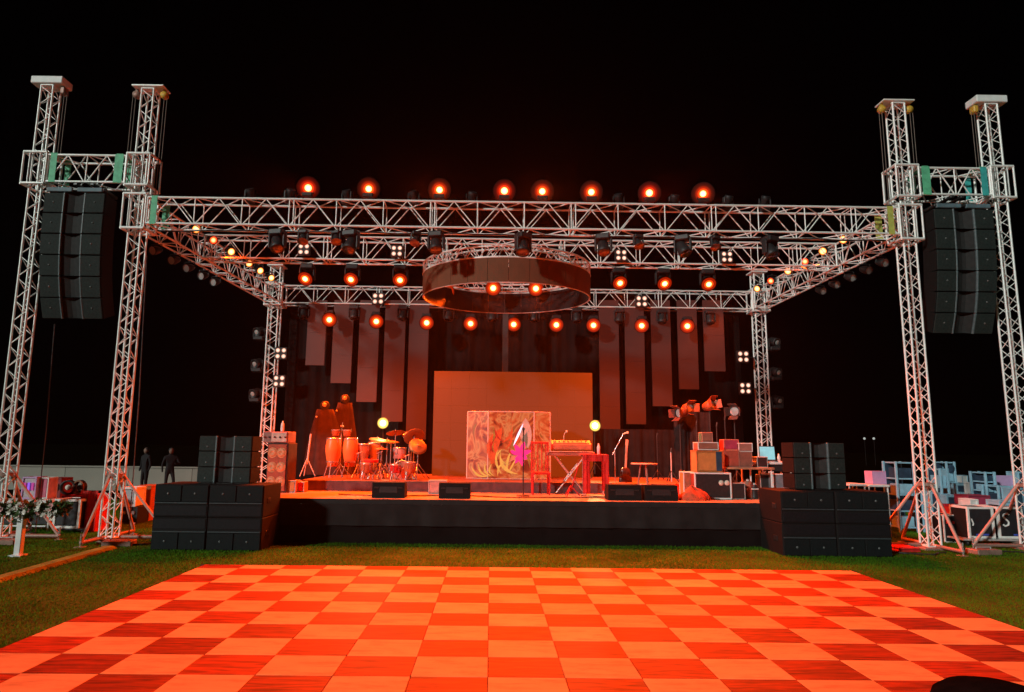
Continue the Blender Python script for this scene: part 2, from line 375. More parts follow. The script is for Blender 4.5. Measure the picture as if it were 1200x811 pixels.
bd = tag(part('backdrop_curtain', cloth_sheet(14.4, .02, 6.15, .05, 9, 11, 420), DRAPE, None, (.75, 21.15, 0)), 'tall black pleated curtain hanging behind the whole stage', 'curtain')
tag(part('low_curtain', cloth_sheet(3.4, 0, 1.55, .035, 14, 21, 200), mat('charcoal drape', (.016, .012, .011), .95, 0, .3, 4, .1), None, (4.05, 18.9, SZ+.002)), 'low charcoal pleated curtain behind the microphone stands', 'curtain')

# ------------------------------------------------------------------ LED columns and screen
def led_column(x0, x1, ybot, ytop, Y, label, cat, nm, z0=None):
    a = at(x0, ybot, Y); b = at(x1, ybot, Y); top = at((x0+x1)/2, ytop, Y).z
    wd = b.x-a.x; zb = a.z if z0 is None else z0; h = top-zb
    t = thing(nm, label, cat, ((a.x+b.x)/2, Y, zb))
    n = max(1, round(wd/.5)); k = max(1, round(h/.5)) if nm == 'led_screen' else max(1, round(h/1.0))
    for i in range(n):
        for j in range(k):
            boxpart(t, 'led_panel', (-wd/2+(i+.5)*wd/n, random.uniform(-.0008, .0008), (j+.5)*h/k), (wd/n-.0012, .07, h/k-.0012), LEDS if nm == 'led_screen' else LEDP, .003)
    for i in range(n): part('rear_frame', MB().box((-wd/2+(i+.5)*wd/n, .065, h/2), (wd/n*.8, .05, h*.98)), LEDF, t)
    return t
SY = 20.6
lab = {0: 'shortest hanging LED column beside the lattice leg above the bass cabinet', 1: 'second shortest hanging LED column over the draped lamp stands', 2: 'middle-length hanging LED column over the congas', 3: 'long hanging LED column ending above the drum kit spotlight', 4: 'longest bright LED column next to the big screen, drum kit side'}
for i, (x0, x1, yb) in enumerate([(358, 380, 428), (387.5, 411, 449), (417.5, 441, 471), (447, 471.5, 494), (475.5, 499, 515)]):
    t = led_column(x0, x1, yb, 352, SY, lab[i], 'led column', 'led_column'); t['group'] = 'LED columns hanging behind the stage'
    for s in (-.15, .15): bar(t, 'hanging_strap', (s, .1, at(0, 0, 1).z*0+6.0-t.location.z-.4), (s, .1, 6.25-t.location.z), .012, BLACKM)
lab = ['shortest hanging LED column beside the lattice leg above the laptop', 'second shortest hanging LED column over the orange stage lamps', 'middle-length hanging LED column over the low charcoal curtain', 'long hanging LED column over the small round table', 'longest LED column next to the big screen, keyboard side']
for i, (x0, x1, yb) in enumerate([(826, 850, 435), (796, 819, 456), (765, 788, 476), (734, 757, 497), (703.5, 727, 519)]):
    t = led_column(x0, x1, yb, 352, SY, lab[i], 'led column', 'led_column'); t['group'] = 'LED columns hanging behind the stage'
    for s in (-.15, .15): bar(t, 'hanging_strap', (s, .1, 5.6-t.location.z), (s, .1, 6.25-t.location.z), .012, BLACKM)
led_column(506, 695, 558, 436, 18.5, 'large dark LED wall screen behind the painted booth, orange stage light painted in as glow', 'screen', 'led_screen', RZ)
p = at(592, 436, 19.6)
t = thing('drape_pole', 'narrow upright pole rising behind the big screen', 'pole', (p.x, 19.6, SZ+.002))
boxpart(t, 'mast', (0, 0, 2.75), (.17, .05, 5.5), LEDF, .01); boxpart(t, 'base_plate', (0, 0, .01), (.4, .4, .02), BLACKM)

# ------------------------------------------------------------------ trusses
def truss_parts(t, A, B, u, v, wu, wv, bay, cr, br, m, verts=True, dbl=3, sides=(0, 1, 2, 3)):
    """box truss from A to B in the local space of t; u,v = the cross directions (v is up or depth), wu,wv = chord spacing"""
    A, B, u, v = Vector(A), Vector(B), Vector(u), Vector(v)
    ax = (B-A); L = ax.length; ax.normalize()
    C = [(-1, -1), (1, -1), (1, 1), (-1, 1)]
    off = [u*(a*wu/2)+v*(b*wv/2) for a, b in C]
    for o in off: bar(t, 'chord', A+o, B+o, cr, m)
    n = max(1, round(L/bay)); s = L/n
    for k in sides:
        o0, o1 = (off[k], off[(k+1) % 4]) if k < 2 else (off[(k+1) % 4], off[k])
        for i in range(n):
            a = A+ax*(i*s+.03); mid = A+ax*((i+.5)*s); b = A+ax*((i+1)*s-.03)
            bar(t, 'brace', a+o0, mid+o1, br, m, 6); bar(t, 'brace', mid+o1, b+o0, br, m, 6)
            if verts and i: bar(t, 'post', A+ax*(i*s)+o0, A+ax*(i*s)+o1, br, m, 6)
            if verts and dbl and i and i % dbl == 0: bar(t, 'post', A+ax*(i*s+.09)+o0, A+ax*(i*s+.09)+o1, br, m, 6)
    for e in (A, B):
        for k in range(4): bar(t, 'end_frame', e+off[k], e+off[(k+1) % 4], cr*.9, m)

TY = 13.32                                # the plane of the four big towers
TW = .25
TOW = {'Lo': (-9.37, 9.30), 'Li': (-7.27, 9.26), 'Ri': (8.535, 9.20), 'Ro': (10.51, 9.21)}
TLAB = {'Lo': 'white-capped lattice tower standing behind the flower-topped post', 'Li': 'flat-topped lattice tower beside the red draped case and cable ramp',
        'Ri': 'flat-topped lattice tower beside the open pale blue racks', 'Ro': 'white-capped lattice tower standing among the black flight cases'}
ZB0, ZB1 = 7.07, 7.70                     # array bridges
ZM0, ZM1 = 6.22, 6.82                     # main truss level
for k, (X, H) in TOW.items():
    t = thing('truss_tower', TLAB[k], 'truss tower', (X, TY, 0), group='tall lattice towers')
    boxpart(t, 'base_plate', (0, 0, .03), (.62, .62, .05), STEEL, .01)
    truss_parts(t, (0, 0, .06), (0, 0, H-.05), (1, 0, 0), (0, 1, 0), TW, TW, .46, .022, .0095, ALU, verts=False)
    # outriggers
    for dx, dy in {'Lo': ((1, 0), (-1, 0), (0, 1)), 'Li': ((1, 0), (0, -1), (0, 1)), 'Ri': ((-1, 0), (0, -1), (0, 1)), 'Ro': ((-1, 0), (1, 0), (0, 1))}[k]:
        Lr = 1.15 if dx else .9
        e = Vector((dx*Lr, dy*Lr, .08)); sgn = Vector((dx, dy, 0))
        o = bar(t, 'outrigger_arm', sgn*.2+Vector((0, 0, .08)), e, .035, STEEL)
        bar(t, 'outrigger_strut', sgn*.15+Vector((0, 0, 1.25)), e, .030, mat('strut paint', (.60, .34, .28), .5, .1, .2, 6))
        j = bar(t, 'screw_jack', e+Vector((0, 0, -.075)), e+Vector((0, 0, .16)), .018, CHROME); boxpart(t, 'foot_plate', e+Vector((0, 0, -.068)), (.16, .16, .016), STEEL, .004)
    if k in ('Lo', 'Ro'):
        boxpart(t, 'top_cap', (0, 0, H+.05), (.66, .36, .16), CAPW, .015)
        s = 1 if k == 'Lo' else -1
        boxpart(t, 'pulley_block', (s*.28, 0, H-.13), (.10, .16, .16), YELLOW if k == 'Ro' else STEEL, .02)
    else:
        boxpart(t, 'top_plate', (0, 0, H), (.66, .34, .035), ALU, .006)
        for s in (-1, 1):
            hp = part('pulley_block', MB().lathe([(.001, -.06), (.07, -.06), (.085, 0), (.07, .06), (.001, .06)], 12, q=Quaternion((1, 0, 0), math.pi/2)).box((0, 0, .09), (.05, .06, .08)), YELLOW if k == 'Ri' or s > 0 else STEEL, t, (s*.29, 0, H-.14))
    bar(t, 'hinge_collar', (0, 0, 1.2), (0, 0, 1.26), .20, STEEL, 4)
    # sleeve block that climbs the tower
    def sleeve(z0, z1, w_, nm):
        sv = obj(nm, None, t)
        for z in (z0, z1):
            c = [Vector((-w_/2, -w_/2, z)), Vector((w_/2, -w_/2, z)), Vector((w_/2, w_/2, z)), Vector((-w_/2, w_/2, z))]
            for i in range(4): bar(sv, 'sleeve_rim', c[i], c[(i+1) % 4], .030, ALU)
        for a in (-1, 1):
            for b in (-1, 1):
                bar(sv, 'sleeve_post', (a*w_/2, b*w_/2, z0), (a*w_/2, b*w_/2, z1), .020, ALU)
                bar(sv, 'sleeve_post', (a*w_/2*.45, b*w_/2, z0), (a*w_/2*.45, b*w_/2, z1), .016, ALUD)
    sleeve(ZB0-.02, ZB1+.02, .47, 'sleeve_block')
    if k in ('Li', 'Ri'): sleeve(ZM0-.08, ZM1+.04, .46, 'sleeve_block')
    # hoist cables
    for cxo in ((.30, .36), (-.30, -.36)):
        if k == 'Lo' and cxo[0] < 0 or k == 'Ro' and cxo[0] > 0: continue
        for c in cxo: bar(t, 'hoist_cable', (c, -.02, ZB1 if k in ('Lo', 'Ro') else ZM1), (c, -.02, H-.15), .008, ROPE, 5)

for a, b, lb in (('Lo', 'Li', 'short lattice bridge carrying the loudspeaker column near the flower post'), ('Ri', 'Ro', 'short lattice bridge carrying the loudspeaker column above the flight cases')):
    xa, xb = TOW[a][0]+.26, TOW[b][0]-.26
    t = thing('truss_bridge', lb, 'truss', (xa, TY, ZB0), group='array bridges')
    truss_parts(t, (0, 0, (ZB1-ZB0)/2), (xb-xa, 0, (ZB1-ZB0)/2), (0, 1, 0), (0, 0, 1), .42, ZB1-ZB0-.06, .78, .026, .014, ALU)
    for s in (0, 1):
        X = .12 if s == 0 else xb-xa-.13
        for yy in (-.235, .235):
            part('green_light_band', MB().box((X, yy, (ZB1-ZB0)/2), (.17 if s == (a == 'Lo') else .13, .006, ZB1-ZB0-.02)), GREEN if a == 'Lo' or s == 0 else mat('teal light band', (.05, .42, .40), .6), t)  # bands added to carry the green light on the end plates
        part('green_light_band', MB().box((X, 0, ZB1-ZB0+.002), (.13, .47, .006)), GREEN, t)
    for xx in (.62, xb-xa-.62): part('hoist_clamp', MB().box((xx, 0, -.03), (.08, .5, .05), .01), BLACKM, t)

def make_truss(nm, lb, A, B, u, v, wu, wv, bay, cr=.024, br=.0125, m=ALU, dbl=3, group=None):
    A = Vector(A); t = thing(nm, lb, 'truss', A, group=group)
    truss_parts(t, (0, 0, 0), Vector(B)-A, u, v, wu, wv, bay, cr, br, m, dbl=dbl)
    return t
XL, XR = TOW['Li'][0]+.26, TOW['Ri'][0]-.26
ZC = (ZM0+ZM1)/2; ZH = ZM1-ZM0-.05
RYR = 20.75
MT = make_truss('main_truss', 'long front lattice truss with orange lamps standing along its top', (XL, TY, ZC), (XR, TY, ZC), (0, 1, 0), (0, 0, 1), .42, ZH, .94)
for X, m_ in ((.14, GREEN), (XR-XL-.16, YGREEN)):
    part('green_light_band', MB().box((X, -.235, 0), (.12, .006, ZH+.05)), m_, MT); part('green_light_band', MB().box((X+.02, .235, 0), (.15, .006, ZH+.05)), m_, MT)  # same green light put in as bands at the main truss ends
RXL, RXR = -6.82, 8.42
TWR = [('rear_tower', RXL, 'slim lattice leg rising behind the bass cabinet'), ('rear_tower', RXR, 'slim lattice leg rising behind the open laptop')]
for nm, X, lb in TWR:
    t = thing('rear_tower', lb, 'truss tower', (X, RYR, 0), group='slim rear lattice legs')
    boxpart(t, 'base_plate', (0, 0, .02), (.7, .7, .04), STEEL, .01)
    truss_parts(t, (0, 0, .05), (0, 0, 7.4), (1, 0, 0), (0, 1, 0), .30, .30, .5, .026, .012, ALU, verts=False)
    boxpart(t, 'top_plate', (0, 0, 7.43), (.5, .5, .04), ALU)
    sv = obj('sleeve_block', None, t)
    for z in (ZM0-.06, ZM1+.03):
        for i in range(4):
            c = [Vector((-.26, -.26, z)), Vector((.26, -.26, z)), Vector((.26, .26, z)), Vector((-.26, .26, z))]
            bar(sv, 'sleeve_rim', c[i], c[(i+1) % 4], .034, ALU)
    for a in (-.26, .26):
        for b in (-.26, .26): bar(sv, 'sleeve_post', (a, b, ZM0-.06), (a, b, ZM1+.03), .026, ALU)
make_truss('rear_truss', 'rear lattice truss with a row of orange lamps hanging above the screen', (RXL+.27, RYR, ZC-.02), (RXR-.27, RYR, ZC-.02), (0, 1, 0), (0, 0, 1), .42, ZH, .98)
MIDY = 15.75
def side_x(s, Y): f_ = (Y-TY)/(RYR-TY); return (TOW['Li'][0]*(1-f_)+RXL*f_) if s < 0 else (TOW['Ri'][0]*(1-f_)+RXR*f_)
make_truss('middle_truss', 'lattice cross truss carrying the round ring and white four-cell lamps', (side_x(-1, MIDY)+.25, MIDY, ZC-.01), (side_x(1, MIDY)-.25, MIDY, ZC-.01), (0, 1, 0), (0, 0, 1), .42, ZH, .94)
for s, lb in ((-1, 'side lattice truss running back above the congas side of the stage'), (1, 'side lattice truss running back above the mixing desk side of the stage')):
    A = Vector((side_x(s, TY+.3), TY+.3, ZC)); B = Vector((side_x(s, RYR-.27), RYR-.27, ZC))
    ax = (B-A).normalized(); u = Vector((ax.y, -ax.x, 0))
    make_truss('side_truss', lb, A, B, u, (0, 0, 1), .42, ZH, .9, group='side trusses')

# ------------------------------------------------------------------ ring
RC = at(593.5, 330, 15.75); RC.z = 5.36; RR = 2.0; RH = .77
rg = thing('ring_truss', 'large round lattice ring wrapped in grey fabric hanging over the stage', 'lighting ring', RC); rg.rotation_euler = (R_(1.8), 0, 0)
NP = 28
def arc_panel(r, z0, z1, a0, a1, th, m, nm):
    V = []; F = []; K = 4
    for k in range(K+1):
        a = a0+(a1-a0)*k/K
        for rr_, z in ((r, z0), (r, z1), (r-th, z1), (r-th, z0)): V.append((rr_*math.cos(a), rr_*math.sin(a), z))
    for k in range(K):
        for j in range(4): F.append((k*4+j, (k+1)*4+j, (k+1)*4+(j+1) % 4, k*4+(j+1) % 4))
    F += [(0, 1, 2, 3), (K*4+3, K*4+2, K*4+1, K*4)]
    return MB().add(V, F, False)
_apm = arc_panel(RR, 0, RH-.24, -math.pi/NP+.002, math.pi/NP-.002, .012, RINGF, 'p').mesh('fabric_panel', RINGF)
_aim = arc_panel(RR-.03, .002, RH-.25, -math.pi/NP+.002, math.pi/NP-.002, .008, RINGI, 'p').mesh('lining_panel', RINGI)
for i in range(NP):
    a = 2*math.pi*(i+.5)/NP
    obj('fabric_panel', _apm, rg, (0, 0, 0), (0, 0, a)); obj('lining_panel', _aim, rg, (0, 0, 0), (0, 0, a))
def hoop(r, z, tr, m, nm, seg=72):
    V = []; F = []; n = 6
    for k in range(seg):
        a = 2*math.pi*k/seg; c = Vector((math.cos(a), math.sin(a), 0))
        for j in range(n):
            b = 2*math.pi*j/n; V.append(c*(r+tr*math.cos(b))+Vector((0, 0, z+tr*math.sin(b))))
    for k in range(seg):
        for j in range(n): F.append((k*n+j, ((k+1) % seg)*n+j, ((k+1) % seg)*n+(j+1) % n, k*n+(j+1) % n))
    return part(nm, MB().add(V, F, True), m, rg)
RO_, RI_ = RR-.01, RR-.30
for r in (RO_, RI_):
    for z in (RH-.235, RH): hoop(r, z, .022, ALU, 'hoop')
hoop(RR-.02, .0, .018, ALUD, 'hoop')
for i in range(40):
    a = 2*math.pi*i/40; a2 = 2*math.pi*(i+.5)/40; a3 = 2*math.pi*(i+1)/40
    P_ = lambda r, a, z: Vector((r*math.cos(a), r*math.sin(a), z))
    bar(rg, 'brace', P_(RO_, a, RH-.235), P_(RO_, a2, RH), .012, ALU, 6); bar(rg, 'brace', P_(RO_, a2, RH), P_(RO_, a3, RH-.235), .012, ALU, 6)
    bar(rg, 'brace', P_(RI_, a, RH-.235), P_(RI_, a2, RH), .012, ALU, 6); bar(rg, 'cross_brace', P_(RI_, a, RH), P_(RO_, a2, RH), .010, ALU, 6)
for i in range(4):
    a = math.pi/4+i*math.pi/2
    bar(rg, 'hanging_cable', (RO_*math.cos(a), RO_*math.sin(a), RH), (RO_*math.cos(a)*.75, -.1+.25*math.sin(a), RH+.22), .008, ROPE, 5)

# ------------------------------------------------------------------ lamps
SPOTS = []
def spot(parent, loc, d, power, col, ang=70, blend=.7, r=.06):
    l = bpy.data.lights.new('lamp_light', 'SPOT'); l.energy = power; l.color = col; l.spot_size = R_(ang); l.spot_blend = blend; l.shadow_soft_size = r
    o = bpy.data.objects.new('lamp_light', l); COL.objects.link(o); o.parent = parent; o.location = loc
    o.rotation_mode = 'QUATERNION'; o.rotation_quaternion = Vector(d).to_track_quat('-Z', 'Y')
    return o
_hm = {}
def head_meshes():
    if _hm: return _hm
    _hm['base'] = MB().box((0, 0, .07), (.30, .26, .12), .02).box((0, 0, .005), (.20, .06, .03)).mesh('base', BLACKP)
    _hm['arm'] = MB().box((0, 0, .13), (.045, .12, .30), .015).mesh('yoke_arm', BLACKP)
    _hm['head'] = MB().lathe([(.001, -.17), (.09, -.165), (.115, -.12), (.12, .02), (.135, .05), (.14, .15), (.125, .16), (.12, .145), (.001, .145)], 18).mesh('head', BLACKP)
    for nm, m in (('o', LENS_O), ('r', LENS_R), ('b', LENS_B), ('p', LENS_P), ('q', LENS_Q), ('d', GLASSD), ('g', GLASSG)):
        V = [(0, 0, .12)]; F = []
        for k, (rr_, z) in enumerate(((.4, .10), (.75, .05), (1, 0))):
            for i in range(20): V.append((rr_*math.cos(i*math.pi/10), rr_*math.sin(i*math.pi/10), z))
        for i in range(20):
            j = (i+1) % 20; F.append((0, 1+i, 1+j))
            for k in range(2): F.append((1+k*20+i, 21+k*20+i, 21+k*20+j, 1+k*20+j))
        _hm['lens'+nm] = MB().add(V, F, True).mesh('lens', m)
    return _hm
def moving_head(loc, d, lit, label, group, hang=False, sc=1.0, power=0, col=(1, .1, .01), ang=70, rz=0, lens_r=.118):
    """loc = centre of the head; the base sits below it or hangs above it"""
    h = head_meshes(); s = -1 if hang else 1
    t = thing('moving_head_lamp', label, 'stage lamp', loc, group=group)
    q = Quaternion((1, 0, 0), math.pi) if hang else Quaternion()
    qz = Quaternion((0, 0, 1), rz); q = qz @ q
    obj('base', h['base'], t, Vector((0, 0, -s*.30*sc)), q, (sc,)*3)
    for a in (-1, 1): obj('yoke_arm', h['arm'], t, q @ Vector((a*.165*sc, 0, -.19*sc)), q, (sc,)*3)
    d = Vector(d).normalized(); hq = d.to_track_quat('Z', 'Y')
    hd = obj('head', h['head'], t, (0, 0, 0), hq, (sc,)*3)
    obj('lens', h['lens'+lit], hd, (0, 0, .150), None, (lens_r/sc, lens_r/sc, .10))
    if lens_r > .14:  # black bowl added behind discs oversized to carry the halo
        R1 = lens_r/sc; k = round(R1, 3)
        if ('bowl', k) not in _hm: _hm[('bowl', k)] = MB().lathe([(.10, -.06), (.13, .0), (R1*.7, .09), (R1, .150), (R1+.012, .158), (R1+.012, .145), (R1*.7+.02, .07)], 20).mesh('halo_disc_bowl', mat('matt black bowl', (.002, .002, .002), 1, 0, .1, 8, 0))
        obj('halo_disc_bowl', _hm[('bowl', k)], hd)
    if power: spot(t, d*(.22*sc), d, power, col, ang)
    return t
ORC = (1.0, .070, .003); RDC = (1.0, .045, .002)
FC = Vector((.6, 8.0, 0))
# lit lamps standing on the front truss, shining over the dance floor
for i, (px, py, k) in enumerate([(361, 223, 'r'), (432, 223, 'o'), (515, 225, 'o'), (591, 227, 'r'), (635.5, 228, 'o'), (693, 229, 'o'), (761, 229, 'r'), (824, 231, 'o')]):
    p = at(px, py, TY-.2); p.z = max(p.z, ZM1+.23)
    tgt = Vector((-.1+(p.x-.4)*1.15, (5.4, 8.2)[i % 2], 0))
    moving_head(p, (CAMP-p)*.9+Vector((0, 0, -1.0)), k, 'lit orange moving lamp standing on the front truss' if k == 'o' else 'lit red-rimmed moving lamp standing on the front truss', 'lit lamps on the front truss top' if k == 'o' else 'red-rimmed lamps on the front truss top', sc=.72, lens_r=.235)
    o = bpy.context.scene.objects
    spot(SC.objects[-1] if False else [x for x in SC.objects if x.name.startswith('moving_head_lamp') and x.parent is None][-1], Vector((0, -.12, -.02)), tgt-p, 2500*random.uniform(.85, 1.15), ORC if k == 'o' else RDC, 66, .6)
# unlit lamps between them
for px, py in [(294, 225), (340, 229), (407, 228), (485, 231), (553, 231), (725, 233), (790, 233), (853, 235), (896, 233)]:
    p = at(px, py, TY+.1); p.z = ZM1+.20
    moving_head(p, (random.uniform(-.4, .4), -.5, .9), 'd', 'unlit black moving lamp standing on the front truss', 'unlit lamps on the front truss top', sc=.66, lens_r=.10, rz=random.uniform(-.5, .5))
# dark lamps hanging under the front truss
for px, sc in [(325, 1.0), (355, .6), (394, .6), (411, 1.0), (487, .6), (511, .95), (613, 1.0), (707, .95), (748, .6), (800, .95), (838, .6), (902, 1.0)]:
    p = at(px, 285, TY-.05); p.z = ZM0-.30*sc-.02
    moving_head(p, (random.uniform(-.3, .3), -.45, -.9), 'd', 'large unlit moving lamp hanging under the front truss' if sc > .8 else 'small unlit moving lamp hanging under the front truss', 'large lamps under the front truss' if sc > .8 else 'small lamps under the front truss', True, sc, rz=random.uniform(-.6, .6), lens_r=.11*1.0)
# lit lamps under the middle truss
for px, py in [(360, 329), (413, 331), (469, 333), (725, 336), (777, 339), (829, 338)]:
    p = at(px, py-5, MIDY); p.z = ZM0-.36
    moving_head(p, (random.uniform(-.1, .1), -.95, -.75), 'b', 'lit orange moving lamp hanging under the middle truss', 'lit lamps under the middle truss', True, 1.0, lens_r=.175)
    l = [x for x in SC.objects if x.name.startswith('moving_head_lamp') and x.parent is None][-1]
    spot(l, (0, -.30, -.34), (random.uniform(-.2, .2), .55 if px in (360, 469, 777) else -.45, -1), 2600, ORC, 110, .9)
    q = at(px+12, 320, MIDY); q.z = ZM0-.30
# lit lamps on the ring
for px, py in [(523.5, 341.5), (578, 337.5), (628, 338)]:
    p = at(px, py, 15.9); 
    p = at(px, py, 17.2)
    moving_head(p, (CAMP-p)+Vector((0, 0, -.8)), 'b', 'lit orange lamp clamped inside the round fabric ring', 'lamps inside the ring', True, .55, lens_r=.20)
    l = [x for x in SC.objects if x.name.startswith('moving_head_lamp') and x.parent is None][-1]
    spot(l, (0, -.25, -.26), (0, -1, -.85), 2200, ORC, 80, .9)
# rear row: lit, alternating with dark ones
for px, py in [(386, 374), (441, 376), (500, 377.5), (551.5, 378.5), (602, 379.5), (652, 380), (695.5, 380.5), (752, 381), (805.5, 381.5)]:
    p = at(px, py, RYR-.62); p.z = min(p.z, ZM0-.3)
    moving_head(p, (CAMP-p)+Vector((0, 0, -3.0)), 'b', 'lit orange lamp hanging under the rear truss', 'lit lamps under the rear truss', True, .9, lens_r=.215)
    l = [x for x in SC.objects if x.name.startswith('moving_head_lamp') and x.parent is None][-1]
    spot(l, (0, -.34, -.30), (random.uniform(-.08, .08), -.45, -1), random.uniform(1300, 2000), ORC, 110, .9)
for px, py in [(356, 372), (415, 373), (472, 376), (526, 375), (577, 376), (626, 376), (676, 377), (726, 377), (776, 378), (832, 378)]:
    p = at(px, py, RYR-.3); p.z = ZM0-.36
    moving_head(p, (random.uniform(-.2, .2), -.2, -1), 'd', 'unlit lamp hanging between the lit ones under the rear truss', 'unlit lamps under the rear truss', True, .95, lens_r=.11)
# small par lamps along the side trusses
_pm = {}
def par(loc, d, lit, label, group, r=.10, L=.24, power=0, col=ORC):
    if not _pm:
        _pm['can'] = MB().lathe([(.001, -.5), (.55, -.5), (.7, -.35), (1, .15), (1, .5), (.92, .5), (.9, .42)], 14).mesh('can', BLACKM)
        _pm['yoke'] = MB().path([(-1.15, 0, 0), (-1.15, 0, 1.3), (1.15, 0, 1.3), (1.15, 0, 0)], .09).box((0, 0, 1.5), (.5, .3, .4)).mesh('yoke', BLACKM)
        head_meshes()
    t = thing('par_lamp', label, 'stage lamp', loc, group=group)
    d = Vector(d).normalized(); q = d.to_track_quat('Z', 'Y')
    c = obj('can', _pm['can'], t, (0, 0, 0), q, (r, r, L)); obj('yoke', _pm['yoke'], t, (0, 0, 0), None, (r, r, r))
    obj('lens', _hm['lens'+lit], t, d*(L*.40), q, (r*.95, r*.95, .05))
    if power: spot(t, d*(L*.7), d, power, col, 80, .9)
    return t
def side_pt(s, px, py, du, dz):
    """point where the pixel column meets the inner or lower edge line of the side truss"""
    best = None
    for i in range(400):
        Y = TY+.3+i*(RYR-TY-.4)/400; P_ = Vector((side_x(s, Y)+du, Y, ZC+dz)); dd = P_-CAMP
        x = PPX+FPX*dd.dot(_rt)/dd.dot(_fw); e = abs(x-px)
        if best is None or e < best[0]: best = (e, P_)
    return best[1]
for s, pts in ((-1, [(228, 'o'), (248, 'r'), (269, 'o'), (290, 'o'), (303, 'o'), (316, 'o')]), (1, [(990, 'o'), (966, 'o'), (945, 'r'), (925, 'o'), (905, 'r'), (889, 'o')])):
    for px, k in pts:
        p = side_pt(s, px, 0, -s*.36, .20)
        par(p, (-s*.75, -.72, -.45), {'o': 'p', 'r': 'q'}[k], 'lit amber can lamp on the %s-side truss' % ('congas' if s < 0 else 'desk'), 'amber lamps, congas side' if s < 0 else 'amber lamps, desk side', .105, .28, 0)
        l = [x for x in SC.objects if x.name.startswith('par_lamp') and x.parent is None][-1]
        spot(l, (-s*.32, -.30, -.45), (-s*.75, .25, -.8), 170, ORC, 110, .9)
for s, pts in ((-1, [183, 205, 222, 239, 253]), (1, [1033, 1014, 995, 977, 961])):
    for px in pts:
        p = side_pt(s, px, 0, s*.15, -ZH/2-.22)
        par(p, (s*.25, -.9, -.35), 'g', 'unlit silver-faced can lamp under the %s-side truss' % ('congas' if s < 0 else 'desk'), 'silver lamps, congas side' if s < 0 else 'silver lamps, desk side', .10, .26)
# four-cell blinders
_bl = {}
def blinder(loc, label, group, s=1.0, hook=None):
    if not _bl:
        _bl['f'] = MB().box((0, .05, 0), (.34, .10, .34), .015).mesh('housing', BLACKM)
        _bl['c'] = MB().lathe([(.001, 0), (1, 0), (1, .3), (.85, .3)], 14).mesh('lens', LENS_W)
    t = thing('blinder_lamp', label, 'stage lamp', loc, group=group)
    boxpart(t, 'housing', (0, .05*s, 0), (.34*s, .10*s, .34*s), BLACKM, .015)
    for a in (-1, 1):
        for b in (-1, 1): obj('lens', _hm['lensw'] if 'lensw' in _hm else _bl['c'], t, (a*.082*s, -.005*s, b*.082*s), (math.pi/2, 0, 0), (.062*s, .062*s, .03))
    if hook: bar(t, 'clamp_arm', (0, .06, 0), hook, .015, BLACKM)
    return t
V = [(0, 0, .12)]; F = []
for rr_, z in ((.5, .1), (1, 0)):
    for i in range(14): V.append((rr_*math.cos(i*math.pi/7), rr_*math.sin(i*math.pi/7), z))
for i in range(14):
    j = (i+1) % 14; F += [(0, 1+i, 1+j), (1+i, 15+i, 15+j, 1+j)]
_hm['lensw'] = MB().add(V, F, True).mesh('lens', LENS_W)
for px, py in [(356, 292), (465, 294), (728, 299), (852, 301)]:
    blinder(at(px, py, MIDY-.38), 'four-cell white blinder lamp fixed to the middle truss', 'blinders on the middle truss', .85, (0, .2, .1))
for px, py in [(443, 350), (752, 353)]:
    blinder(at(px, py, RYR-.38), 'four-cell white blinder lamp fixed to the rear truss', 'blinders on the rear truss', 1.12, (0, .2, .1))
for px, py, s, lb in [(329, 414, -1, 'upper four-cell white lamp beside the lattice leg over the bass cabinet'), (327, 446.5, -1, 'lower four-cell white lamp beside the lattice leg over the bass cabinet'), (871, 418, 1, 'upper four-cell white lamp beside the lattice leg over the laptop'), (873.5, 455, 1, 'lower four-cell white lamp beside the lattice leg over the laptop')]:
    p = at(px, py, RYR-.25); X = RXL if s < 0 else RXR
    blinder(p, lb, None, 1.12, (X-p.x, .25, 0))
# moving heads bolted to the outside of the rear legs
for s, pts in ((-1, [(304, 388), (300, 425), (298, 460)]), (1, [(897, 400), (898, 435), (900, 468)])):
    for (px, py), o_ in zip(pts, ('topmost', 'middle', 'lowest')):
        p = at(px, py, RYR-.05); p.x = (RXL-.42) if s < 0 else (RXR+.42)
        t = moving_head(p, (s*.3, -.85, -.35), 'g', '%s moving lamp bolted to the lattice leg behind the %s' % (o_, 'bass cabinet' if s < 0 else 'laptop'), None, False, 1.0, lens_r=.07)
        bar(t, 'bracket', (0, 0, -.26), (-s*.30, .02, -.26), .025, BLACKM)

